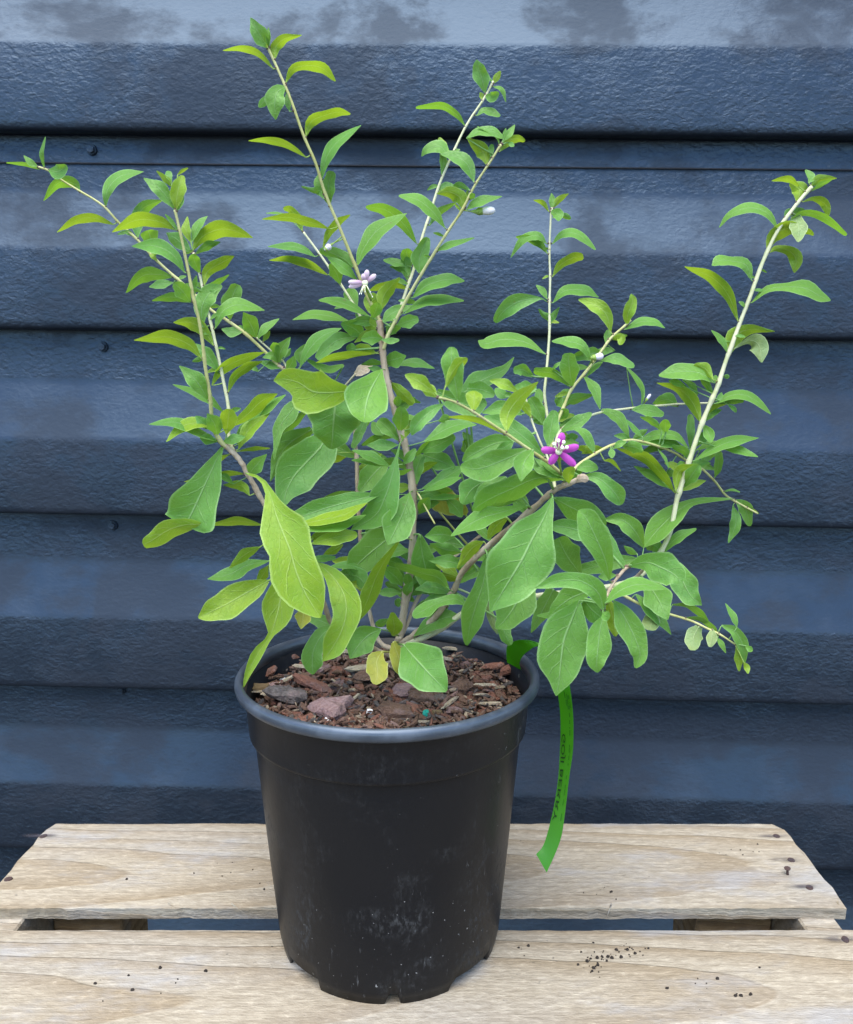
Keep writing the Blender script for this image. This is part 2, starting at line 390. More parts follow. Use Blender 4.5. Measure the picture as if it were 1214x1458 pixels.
# ------------------------------------------------------------------ bark mulch
SOILZ = RIM - .0195
def mat_bark(name, a, b, rough=.85, k=1.):
    m = NT(name); oi = m.n('ShaderNodeObjectInfo')
    n = m.noise(m.coords((1, 2.5, 1)), 260 * k, 5, .7); n2 = m.noise(m.coords(), 90 * k, 4, .65)
    c = m.mix(m.ramp(n, .3, .7), a, b)
    c = m.mix(m.math('MULTIPLY', oi.outputs['Random'], .55), c, tuple(x * .38 for x in a))
    c = m.mix(m.ramp(n2, .5, .7, 0, .6), c, (.24, .16, .14))
    return m.set(color=c, rough=rough, spec=.25, normal=m.bump(m.math('ADD', n, n2), 1., .0022))
BARK = [mat_bark('red_bark', (.19, .078, .050), (.30, .14, .09)), mat_bark('brown_bark', (.13, .07, .045), (.25, .145, .095)),
        mat_bark('mauve_bark', (.19, .11, .10), (.30, .19, .17)), mat_bark('grey_bark', (.08, .065, .058), (.18, .15, .13))]
M_SLIVER = mat_bark('pale_wood_chip', (.36, .26, .16), (.56, .45, .32))
M_SLIV2 = mat_bark('pale_wood_sliver', (.42, .32, .20), (.62, .52, .38), k=.035); M_PERL = plain('perlite', (.72, .70, .67), .9, .2)
M_SOIL = NT('dark_potting_mix'); _a = M_SOIL.noise(M_SOIL.coords(), 420, 5, .7)
M_SOIL = M_SOIL.set(color=M_SOIL.mix(_a, (.014, .009, .007), (.075, .042, .03)), rough=.95, spec=.15, normal=M_SOIL.bump(_a, 1., .004))
mulch = empty('bark_mulch', (X0, Y0, SOILZ))
tag(mulch, 'reddish brown bark mulch filling the black pot', 'mulch')
def soil_h(x, y): return .0026 * noise.noise((x * 55, y * 55, 4)) + .0015 * noise.noise((x * 140, y * 140, 1)) + .004 * max(0, y) / .07 + .003 * math.exp(-((x - .005) ** 2 + (y - .035) ** 2) / .0006)
vv, ff = [(0, 0, soil_h(0, 0))], []
NR, NA_ = 26, 72
for i in range(1, NR + 1):
    r = .0748 * i / NR
    for k in range(NA_):
        a = 2 * math.pi * k / NA_; x, y = r * math.cos(a), r * math.sin(a); vv.append((x, y, soil_h(x, y)))
for k in range(NA_): ff.append((0, 1 + k, 1 + (k + 1) % NA_))
for i in range(1, NR):
    for k in range(NA_):
        a = 1 + (i - 1) * NA_; b = a + NA_; q = (k + 1) % NA_
        ff.append((a + k, b + k, b + q, a + q))
obj('soil', vv, ff, M_SOIL, mulch)
def chip_mesh(seed, lx, ly, lz, n=9, ragged=.28):
    r = random.Random(seed); vv, ff = [], []
    angs = sorted(2 * math.pi * (i + r.uniform(-.35, .35)) / n for i in range(n))
    rad = [1 + r.uniform(-ragged, ragged) for _ in angs]
    for lay, (z, s) in enumerate(((-.5, .86), (-.05, 1.06), (.42, .88))):
        for a, q in zip(angs, rad):
            q2 = q * s * (1 + r.uniform(-.07, .07))
            vv.append((math.cos(a) * q2 * lx / 2, math.sin(a) * q2 * ly / 2, (z + r.uniform(-.16, .16)) * lz))
    vv.append((r.uniform(-.1, .1) * lx, r.uniform(-.1, .1) * ly, .62 * lz))
    for lay in (0, 1):
        for i in range(n):
            k = (i + 1) % n; ff.append((lay * n + i, lay * n + k, (lay + 1) * n + k, (lay + 1) * n + i))
    for i in range(n): ff.append((2 * n + i, 2 * n + (i + 1) % n, 3 * n))
    ff.append(tuple(range(n - 1, -1, -1)))
    return vv, ff
def mesh_of(name, vf, mat):
    me = bpy.data.meshes.new(name); me.from_pydata(vf[0], [], vf[1]); me.materials.append(mat); return me
shapes = [(1.0, .62, .28), (1.0, .45, .25), (1.0, .8, .35), (1.0, .3, .22), (1.0, .7, .2), (1., .55, .4), (1., .38, .16)]
BARKC = [mat_bark('red_bark_chip', (.21, .085, .055), (.36, .165, .105), k=.035), mat_bark('brown_bark_chip', (.15, .082, .054), (.30, .18, .12), k=.035),
         mat_bark('mauve_bark_chip', (.27, .155, .14), (.42, .28, .25), k=.035), mat_bark('grey_bark_chip', (.09, .073, .065), (.22, .18, .155), k=.035)]
chips = {}
for mi, mt in enumerate(BARKC):
    for si, s in enumerate(shapes): chips[mi, si] = mesh_of('bark_chip', chip_mesh(mi * 31 + si * 7 + 1, *s, n=12, ragged=.36), mt)
slv = [mesh_of('wood_sliver', chip_mesh(90 + i, 1., .16, .10, 7, .35), M_SLIV2) for i in range(4)]
prl = [mesh_of('perlite_grain', chip_mesh(120 + i, 1., .8, .7, 7, .2), M_PERL) for i in range(2)]
rc = random.Random(5)
def soil_at(px, py, extra=0):
    d = ray(px, py); return Vector((0, 0, CZ)) + d * ((SOILZ + extra - CZ) / d.z) - Vector((X0, Y0, SOILZ))
def lay(me, x, y, size, rz, tilt=.35, lift=.25, name=None):
    o = bpy.data.objects.new(name or me.name.split('.')[0], me); COL.objects.link(o); o.parent = mulch
    o.scale = (size, size, size); o.rotation_euler = (rc.uniform(-tilt, tilt), rc.uniform(-tilt, tilt), rz)
    o.location = (x, y, soil_h(x, y) + size * lift * .6)
    return o
cnt = 0
for i in range(232):
    r = .0715 * math.sqrt(rc.random()); a = rc.uniform(0, 2 * math.pi)
    size = rc.choice((.005, .006, .007, .008, .009, .011, .014)) * rc.uniform(.8, 1.15)
    x, y = min(r,   .0735 - size * .5) * math.cos(a), min(r,   .0735 - size * .5) * math.sin(a)
    o = lay(chips[rc.choice((0, 0, 0, 1, 1, 2, 3)), rc.randrange(len(shapes))], x, y, size, rc.uniform(0, 6.28), .45)
    o.location.z += rc.uniform(0, .002)
for px, py, size, mi, si, rz in ((470, 1019, .021, 2, 2, .2), (412, 1004, .026, 3, 1, -.1), (375, 968, .015, 0, 2, .4), (568, 1018, .021, 1, 0, -.6), (590, 990, .019, 2, 0, .1),
        (445, 985, .022, 0, 3, -.5), (400, 955, .018, 0, 1, .7), (600, 1003, .015, 1, 5, -.3), (705, 962, .016, 0, 6, .5), (725, 965, .018, 0, 1, .7), (530, 975, .020, 1, 4, .1), (660, 985, .014, 1, 2, 1.), (620, 965, .012, 3, 2, .3)):
    v = soil_at(px, py, .003); o = lay(chips[mi, si], v.x, v.y, size, rz, .2); o.location.z += .0042
for px, py, size, rz in ((438, 962, .020, .05), (475, 941, .024, -.05), (410, 975, .014, .9), (640, 1006, .016, 1.05), (690, 983, .014, .15), (682, 992, .009, .2), (655, 936, .020, .0), (690, 940, .024, -.25), (520, 966, .030, .03), (470, 982, .010, .4), (395, 998, .020, .3), (600, 1030, .012, -.1), (700, 1003, .013, .1), (505, 1000, .012, 1.2), (560, 960, .02, .3), (625, 950, .018, -.5), (725, 940, .012, 1.3), (372, 990, .010, .2)):
    v = soil_at(px, py, .004); o = lay(rc.choice(slv), v.x, v.y, size, rz, .12); o.location.z += .004
v = soil_at(372, 986, .004); o = lay(mesh_of('wood_chip', chip_mesh(77, 1, .55, .35, 8, .2), mat_bark('tan_wood', (.42, .26, .11), (.60, .42, .22))), v.x, v.y, .011, .1, .1); o.location.z += .004
o2 = bpy.data.objects.new('wood_chip', o.data); COL.objects.link(o2); o2.parent = mulch; v = soil_at(622, 1018, .004); o2.location = v + Vector((0, 0, .0015)); o2.scale = (.006,) * 3
for i in range(26):
    r = .068 * math.sqrt(rc.random()); a = rc.uniform(0, 6.28); o = lay(rc.choice(prl), r * math.cos(a), r * math.sin(a), rc.uniform(.0018, .0038), 0, .3); o.location.z += .003
vg = soil_at(606, 1021, .004); o = bpy.data.objects.new('fertiliser_bead', mesh_of('fertiliser_bead', chip_mesh(131, 1, 1, 1, 10, .05), plain('teal_bead', (.02, .28, .20), .4))); COL.objects.link(o); o.parent = mulch; o.scale = (.0036,) * 3; o.location = vg + Vector((0, 0, .002))
vv, ff = [], []
for i in range(3200):                                           # fine shredded bits
    r = .0730 * math.sqrt(rc.random()); a = rc.uniform(0, 6.28); x, y = r * math.cos(a), r * math.sin(a)
    L = rc.uniform(.0015, .0085); cv, cf = chip_mesh(i, L, L * rc.uniform(.10, .5), L * .2, 5, .3)
    mt = Matrix.Translation((x, y, soil_h(x, y) + rc.uniform(.0004, .0062))) @ Matrix.Rotation(rc.uniform(0, 6.28), 4, 'Z') @ Matrix.Rotation(rc.uniform(-.6, .6), 4, 'X') @ Matrix.Rotation(rc.uniform(-.7, .7), 4, 'Y')
    b = len(vv); vv += [mt @ Vector(p) for p in cv]; ff += [tuple(b + q for q in f) for f in cf]
mm = [BARK[0], BARK[1], BARK[3], M_SLIVER]
o = obj('shredded_bark', vv, ff, mm, mulch, smooth=False); o['kind'] = 'stuff'
nf = len(chip_mesh(0, 1, 1, 1, 5)[1])
for i, p in enumerate(o.data.polygons): p.material_index = (0, 1, 1, 2, 0, 2, 1, 3)[(i // nf * 7919) % 8] if (i // nf) % 3 else 1
# ------------------------------------------------------------------ green plant label
def mat_label():
    m = NT('green_plastic'); n = m.noise(m.coords(), 60, 3)
    m.set(color=m.mix(n, (.034, .185, .0005), (.042, .22, .001)), rough=.38, spec=.4)
    tr = m.n('ShaderNodeBsdfTranslucent'); tr.inputs[0].default_value = (.055, .26, .0, 1)
    mx = m.n('ShaderNodeMixShader'); mx.inputs[0].default_value = .35
    m.l(m.b.outputs[0], mx.inputs[1]); m.l(tr.outputs[0], mx.inputs[2]); m.l(mx.outputs[0], m.out.inputs[0]); return m.m
D_ = .01
# left edge px, right edge px, depth offset left / right (cm from the pot axis)
ribbon = [(722, 943, 741, 953, 1.6, 1.2), (721, 932, 739, 944, 1.6, 1.0), (722, 920, 744, 934, 1.5, .6), (729, 914, 752, 927, 1.2, .2), (741, 911, 764, 920, .6, -.3), (757, 913, 784, 921, 0, -.7),
          (773, 925, 800, 930, -.6, -1.2), (785, 945, 808, 950, -1.1, -1.6), (792, 975, 811, 978, -1.5, -1.9), (797, 1010, 815, 1010, -1.6, -2.0), (798, 1040, 816, 1040, -1.7, -2.1), (797, 1070, 815, 1072, -1.8, -2.2),
          (795, 1105, 810, 1106, -2.0, -2.3), (789, 1145, 805, 1150, -2.2, -2.5), (781, 1180, 799, 1190, -2.4, -2.8), (773, 1204, 789, 1218, -2.6, -3.0), (763, 1216, 778, 1242, -2.8, -3.2)]
lab = empty('plant_label', (X0 + .07, Y0, SOILZ)); tag(lab, 'bright green strip plant label curling over the pot rim', 'label')
NLs, NWs = 64, 4
def rib(t, s):
    a = cr(ribbon, t); px, py, d = lerp(a[0], a[2], s), lerp(a[1], a[3], s), lerp(a[4], a[5], s)
    return P(px, py, Y0 + d * D_)
vv, ff = [], []
for i in range(NLs + 1):
    for j in range(NWs + 1): vv.append(rib(i / NLs, j / NWs) - lab.location)
for i in range(NLs):
    for j in range(NWs):
        a = i * (NWs + 1) + j; ff.append((a, a + 1, a + NWs + 2, a + NWs + 1))
st = obj('strip', vv, ff, mat_label(), lab, smooth=False); md = st.modifiers.new('t', 'SOLIDIFY'); md.thickness = .0005; md.offset = 0
def text_on(body, t0, t1, s_bottom, s_top, mat):
    cu = bpy.data.curves.new('lettering', 'FONT'); cu.body = body; cu.resolution_u = 2
    to = bpy.data.objects.new('tmp', cu); COL.objects.link(to)
    dg = bpy.context.evaluated_depsgraph_get(); me = bpy.data.meshes.new_from_object(to.evaluated_get(dg))
    bpy.data.objects.remove(to)
    xs_ = [v.co.x for v in me.vertices]; ys_ = [v.co.y for v in me.vertices]
    bm = bmesh.new(); bm.from_mesh(me); bm.verts.ensure_lookup_table()
    for v in bm.verts:
        u = (v.co.x - min(xs_)) / (max(xs_) - min(xs_)); q = (v.co.y - min(ys_)) / (max(ys_) - min(ys_))
        t = lerp(t0, t1, u); s = lerp(s_bottom, s_top, q)
        p = rib(t, s); v.co = p + (Vector((0, 0, CZ)) - p).normalized() * .0012 - lab.location
    o = from_bm('lettering', bm, mat, lab); return o
M_INK = plain('faint_black_ink', (.003, .022, .001), .5, .2)
text_on('GOJI BERRY', .635, .85, .46, .08, M_INK)
M_INK2 = plain('faded_ink', (.014, .10, .001), .5, .2)
def faint_bar(t0, t1, s0, s1):                                   # illegible small print and the worn emblem near the top
    return [(rib(lerp(t0, t1, k / 3), s) + Vector((0, -.0012, 0)) - lab.location) for k in range(4) for s in (s0, s1)]
vv, ff = [], []
bars = [(.57 + i * .017 + .004 * (i % 3), .583 + i * .017 + .003 * (i % 2), .72, .66) for i in range(16) if i % 5 != 4]
bars += [(.50, .507, .12, .2), (.512, .53, .45, .52), (.518, .545, .62, .68), (.535, .55, .5, .62), (.54, .556, .78, .84), (.522, .532, .7, .82), (.55, .56, .6, .78)]
for b_ in bars:
    n = len(vv); vv += faint_bar(*b_); ff += [(n + 2 * k, n + 2 * k + 1, n + 2 * k + 3, n + 2 * k + 2) for k in range(3)]
obj('small_print', vv, ff, M_INK2, lab, smooth=False)
# ------------------------------------------------------------------ goji shrub: materials
def mat_leaf(name, top, alt, transl, tcol):
    m = NT(name); oi = m.n('ShaderNodeObjectInfo')
    tc = m.n('ShaderNodeTexCoord'); sp = m.n('ShaderNodeSeparateXYZ'); m.l(tc.outputs['UV'], sp.inputs[0])
    u = m.math('ABSOLUTE', m.math('SUBTRACT', m.math('MULTIPLY', sp.outputs[0], 2), 1)); v = sp.outputs[1]
    n = m.noise(m.coords(), 120, 3, .6); n2 = m.noise(m.coords(), 420, 3, .6)
    c = m.mix(oi.outputs['Random'], top, alt)
    c = m.mix(m.ramp(n, .3, .72, 0, .45), c, tuple(x * y for x, y in zip(top, (1.35, 1.18, .9))))
    c = m.mix(m.ramp(n2, .45, .7, 0, .22), c, tuple(x * .7 for x in top))
    rib = m.ramp(m.math('MULTIPLY', u, m.math('ADD', 1.0, m.math('MULTIPLY', v, 1.2))), .09, .015)
    wob = m.math('MULTIPLY', m.math('SUBTRACT', n, .5), .35)
    ph = m.math('FRACT', m.math('SUBTRACT', m.math('ADD', m.math('MULTIPLY', v, 6.5), wob), m.math('MULTIPLY', u, 1.5)))
    vein = m.math('MULTIPLY', m.ramp(m.math('ABSOLUTE', m.math('SUBTRACT', ph, .5)), .055, .0), m.ramp(u, .95, .25))
    vor = m.n('ShaderNodeTexVoronoi', feature='DISTANCE_TO_EDGE'); vor.inputs['Scale'].default_value = 430; m.l(m.coords(), vor.inputs['Vector'])
    net = m.ramp(vor.outputs['Distance'], .07, .0)
    edge = m.ramp(u, .88, .97)
    lightc = tuple(min(1, x * 1.0 + y) for x, y in zip(top, (.20, .22, .13)))
    c = m.mix(m.math('MULTIPLY', net, .16), c, lightc)
    spot = m.noise(m.coords(), 260, 2, .5); c = m.mix(m.ramp(spot, .74, .78, 0, .55), c, (.20, .15, .06))
    c = m.mix(m.math('MULTIPLY', vein, .42), c, lightc)
    c = m.mix(m.math('MULTIPLY', rib, .75), c, lightc)
    c = m.mix(m.math('MULTIPLY', edge, .7), c, lightc)
    h = m.math('ADD', m.math('MULTIPLY', vein, -.6), m.math('ADD', m.math('MULTIPLY', rib, -.8), m.math('ADD', m.math('MULTIPLY', net, -.25), m.math('MULTIPLY', n, .8))))
    nb = m.bump(h, .6, .0008)
    m.set(color=c, rough=.47, spec=.38, normal=nb)
    tr = m.n('ShaderNodeBsdfTranslucent'); m.l(m.mix(m.math('MULTIPLY', rib, .4), m.mix(n, tcol, tuple(x * .75 for x in tcol)), lightc), tr.inputs[0])
    mx = m.n('ShaderNodeMixShader'); mx.inputs[0].default_value = transl
    m.l(m.b.outputs[0], mx.inputs[1]); m.l(tr.outputs[0], mx.inputs[2]); m.l(mx.outputs[0], m.out.inputs[0])
    return m.m
M_LEAF = {'g': mat_leaf('green_leaf', (.108, .275, .052), (.150, .312, .045), .45, (.25, .48, .03)),
          'l': mat_leaf('lime_leaf', (.225, .350, .022), (.175, .330, .028), .45, (.36, .52, .025)),
          'y': mat_leaf('yellowing_leaf', (.34, .33, .045), (.27, .32, .045), .36, (.5, .44, .04)),
          'p': mat_leaf('pale_leaf', (.20, .27, .10), (.17, .26, .09), .30, (.28, .36, .08)),
          'k': mat_leaf('dried_leaf', (.34, .27, .19), (.28, .20, .13), .2, (.35, .25, .15))}
def mat_stem(name, a, b, c):
    m = NT(name); n = m.noise(m.coords((90, 90, 12)), 1., 4, .6); n2 = m.noise(m.coords(), 130, 3, .6)
    col = m.mix(m.ramp(n, .3, .7), a, b); col = m.mix(m.ramp(n2, .52, .72, 0, .6), col, c)
    f = m.noise(m.coords((900, 900, 60)), 1., 3, .6)
    return m.set(color=col, rough=.65, spec=.3, normal=m.bump(m.math('ADD', f, n2), .5, .0008))
M_STEM = {'w': mat_stem('pale_bark', (.40, .40, .22), (.48, .46, .30), (.30, .33, .12)),
          'y': mat_stem('young_green_bark', (.34, .33, .11), (.44, .42, .19), (.27, .24, .08)),
          'b': mat_stem('woody_bark', (.24, .17, .105), (.42, .34, .25), (.13, .085, .05))}
M_NODE = plain('leaf_scar', (.11, .075, .055), .8, .2)
# ------------------------------------------------------------------ stems: photo pixels + cm behind (+) / before (-) the pot axis
plant = empty('goji_shrub', P(562, 968, Y0 + .035))
tag(plant, 'leafy goji berry shrub with upright pale stems growing in the black pot', 'shrub')
STEMS = {
 'root': ('b', 9, 7, [(562, 990, 3.5), (562, 962, 3.5), (565, 935, 3.0), (568, 905, 2.4)]),
 'B1': ('b', 8, 5.2, [(568, 910, 2.6), (578, 850, 1.6), (586, 790, .9), (588, 705, .2), (579, 645, -.2), (564, 592, -.4), (549, 532, -.5), (543, 480, -.5), (540, 456, -.5)]),
 'B1a': ('y', 3.6, 2.0, [(541, 458, -.5), (522, 420, -.8), (506, 380, -1.1), (484, 326, -1.5), (463, 276, -1.8), (449, 232, -2.2), (432, 193, -2.4), (413, 140, -2.6), (394, 96, -2.7), (381, 68, -2.8)]),
 'B1b': ('w', 3.0, 2.0, [(545, 492, .3), (524, 470, .9), (508, 442, 1.4), (489, 411, 1.8), (455, 362, 2.2), (432, 331, 2.4)]),
 'B1c': ('y', 3.6, 1.8, [(546, 497, -.6), (552, 478, -.8), (563, 457, -1.0), (587, 412, -1.6), (616, 364, -2.2), (640, 326, -2.6), (658, 299, -2.9), (676, 264, -3.2), (700, 227, -3.5), (713, 206, -3.6)]),
 'B1d': ('w', 3.4, 1.8, [(545, 500, .2), (556, 470, .6), (571, 435, 1.0), (581, 405, 1.3), (588, 386, 1.5), (600, 341, 1.9), (612, 304, 2.2), (624, 267, 2.4), (634, 242, 2.5), (662, 182, 2.8), (688, 142, 3.0), (702, 116, 3.1)]),
 'B2': ('b', 5, 5, [(560, 935, 2.8), (535, 925, 1.8), (500, 908, .8), (472, 887, .0), (460, 856, -.8), (430, 800, -1.6), (382, 727, -2.5), (364, 696, -2.9), (351, 672, -3.1), (338, 651, -3.3), (320, 633, -3.5)]),
 'B2a': ('y', 4.4, 2.3, [(322, 636, -3.5), (313, 627, -3.7), (303, 606, -4.0), (299, 564, -4.5), (293, 528, -4.8), (288, 486, -5.1), (283, 455, -5.3), (275, 423, -5.5), (268, 386, -5.7), (258, 338, -6.0), (249, 299, -6.2)]),
 'B2b': ('w', 3.8, 1.9, [(334, 648, -3.3), (326, 622, -3.1), (325, 580, -2.8), (317, 538, -2.6), (309, 499, -2.5), (301, 464, -2.4), (296, 443, -2.3), (287, 404, -2.2), (281, 378, -2.2), (275, 360, -2.2)]),
 'B3': ('b', 5, 2.6, [(562, 925, 3.0), (540, 913, 3.4), (526, 870, 3.9), (515, 790, 4.4), (509, 700, 4.8), (507, 640, 5.0), (500, 600, 5.1), (470, 568, 5.2), (430, 545, 5.2), (396, 520, 5.2)]),
 'B3a': ('y', 3.3, 1.6, [(405, 527, 5.2), (396, 520, 5.2), (375, 499, 5.1), (349, 475, 5.0), (320, 454, 4.9), (300, 441, 4.8), (264, 407, 4.5), (245, 391, 4.4), (219, 367, 4.2), (195, 341, 4.0), (169, 317, 3.8), (150, 296, 3.6), (132, 283, 3.5), (113, 272, 3.4), (87, 256, 3.2), (69, 243, 3.1), (55, 238, 3.0)]),
 'B3b': ('w', 2.0, 1.6, [(410, 530, 5.2), (404, 516, 5.3), (391, 504, 5.3), (364, 480, 5.2)]),
 'B5': ('b', 6.5, 5, [(566, 920, 2.6), (590, 903, 1.8), (618, 880, .9), (645, 842, -.4), (660, 812, -1.4), (697, 776, -2.9), (753, 729, -4.6), (787, 700, -5.6), (807, 689, -6.2), (827, 682, -6.6)]),
 'B5a': ('y', 3.8, 2.2, [(812, 690, -6.2), (806, 681, -6.4), (782, 660, -6.8), (753, 640, -7.3), (721, 618, -7.9), (688, 596, -8.5), (669, 584, -8.9), (646, 572, -9.4), (624, 566, -9.9)]),
 'B4': ('w', 3.6, 1.6, [(790, 698, -5.5), (786, 665, -4.5), (782, 630, -3.2), (779, 594, -2.4), (775, 562, -2.0), (777, 537, -1.8), (780, 502, -1.5), (782, 470, -1.3), (782, 433, -1.1), (783, 396, -1.0), (782, 359, -.9), (784, 309, -.8), (786, 296, -.8)]),
 'B4b': ('w', 2.6, 1.9, [(788, 680, -5.0), (778, 648, -4.4), (769, 630, -4.3), (755, 594, -4.1), (748, 566, -4.0)]),
 'B5b': ('y', 3.0, 1.8, [(808, 690, -6.1), (819, 666, -5.4), (844, 648, -4.4), (873, 633, -3.4), (903, 627, -2.4), (952, 641, -.6), (976, 655, .4), (997, 666, 1.0), (1018, 686, 1.2), (1031, 703, 1.3), (1045, 713, 1.3), (1078, 731, 1.3)]),
 'B5c': ('w', 2.6, 2.0, [(786, 668, -4.6), (797, 614, -3.0), (842, 591, -1.6), (892, 582, -.6), (946, 577, .4), (976, 575, .9), (1012, 574, 1.5)]),
 'B5d': ('y', 3.0, 2.0, [(784, 640, -3.6), (790, 610, -3.2), (802, 580, -3.0), (813, 555, -2.9), (830, 534, -2.9), (843, 518, -2.9), (858, 497, -3.0), (870, 481, -3.0), (887, 466, -3.1), (898, 456, -3.1)]),
 'B6': ('w', 6.5, 3.0, [(566, 922, 2.4), (600, 909, 1.6), (630, 894, 1.0), (664, 871, .4), (715, 856, .0), (767, 848, -.4), (850, 838, -.8), (900, 826, -.9), (928, 803, -.9), (944, 779, -.9), (955, 753, -.9), (963, 713, -.9), (971, 686, -.9), (984, 647, -.9), (997, 608, -.8), (1010, 576, -.7), (1021, 551, -.7), (1032, 517, -.6), (1042, 490, -.6), (1053, 460, -.5), (1068, 421, -.5), (1086, 372, -.4), (1107, 328, -.3), (1133, 292, -.2), (1155, 266, -.2)]),
 'B7': ('y', 3.2, 1.7, [(870, 838, -.9), (892, 850, -1.6), (923, 866, -2.0), (955, 875, -2.3), (984, 884, -2.5), (1005, 894, -2.6), (1024, 903, -2.7), (1046, 917, -2.7)]),
 'B9': ('b', 3.4, 3.0, [(900, 828, -1.2), (918, 806, -2.6), (908, 799, -4.2), (889, 811, -5.8), (872, 832, -7.2), (862, 852, -8.2), (858, 866, -8.6)]),
 'B8': ('b', 4.0, 3.0, [(568, 912, 2.6), (579, 890, 2.4), (595, 851, 2.2), (627, 810, 2.2), (650, 790, 2.3), (684, 762, 2.4)]),
 'B1e': ('y', 2.0, 1.6, [(592, 700, .2), (597, 706, -.1), (607, 725, -.4), (619, 746, -.8)]),
}
CURVE, stem_obj, nodes = {}, {}, {}
def sample(pts, n): return [cr(pts, i / n) for i in range(n + 1)]
for k, (mt, r0, r1, pts) in STEMS.items(): CURVE[k] = sample(pts, 12 * (len(pts) - 1))
def tube(points, radii, sides=8, jit=0., seed=0):
    vv, ff = [], []; n = len(points); u = None
    for i, p in enumerate(points):
        t = (points[min(i + 1, n - 1)] - points[max(i - 1, 0)]).normalized()
        if u is None: u = t.orthogonal().normalized()
        u = (u - t * u.dot(t)).normalized(); v = t.cross(u)
        for k in range(sides):
            a = 2 * math.pi * k / sides; rr = radii[i] * (1 + jit * noise.noise((seed + math.cos(a) * 1.3, math.sin(a) * 1.3, i * .35)))
            vv.append(p + (u * math.cos(a) + v * math.sin(a)) * rr)
    for i in range(n - 1):
        for k in range(sides): ff.append((i * sides + k, i * sides + (k + 1) % sides, (i + 1) * sides + (k + 1) % sides, (i + 1) * sides + k))
    ff.append(tuple(range(sides - 1, -1, -1))); ff.append(tuple((n - 1) * sides + k for k in range(sides)))
    return vv, ff
def pxm(Y): return Y / F * 1.02                                 # metres per photo pixel at that depth
# ------------------------------------------------------------------ leaves, read off enlarged views: origin and scale of each view
VIEW = {'A': (0, 180, 3.794), 'B': (180, 380, 3.794), 'C': (300, 10, 4.669), 'D': (340, 230, 4.047), 'E': (500, 70, 4.669), 'F': (180, 560, 3.794),
        'G': (660, 260, 4.047), 'H': (900, 230, 3.866), 'I': (860, 480, 4.669), 'J': (380, 440, 4.669), 'K': (560, 470, 4.047), 'L': (660, 680, 5.058),
        'M': (760, 700, 3.794), 'N': (420, 660, 4.336), 'O': (320, 860, 2.529), 'P': (270, 670, 4.558)}
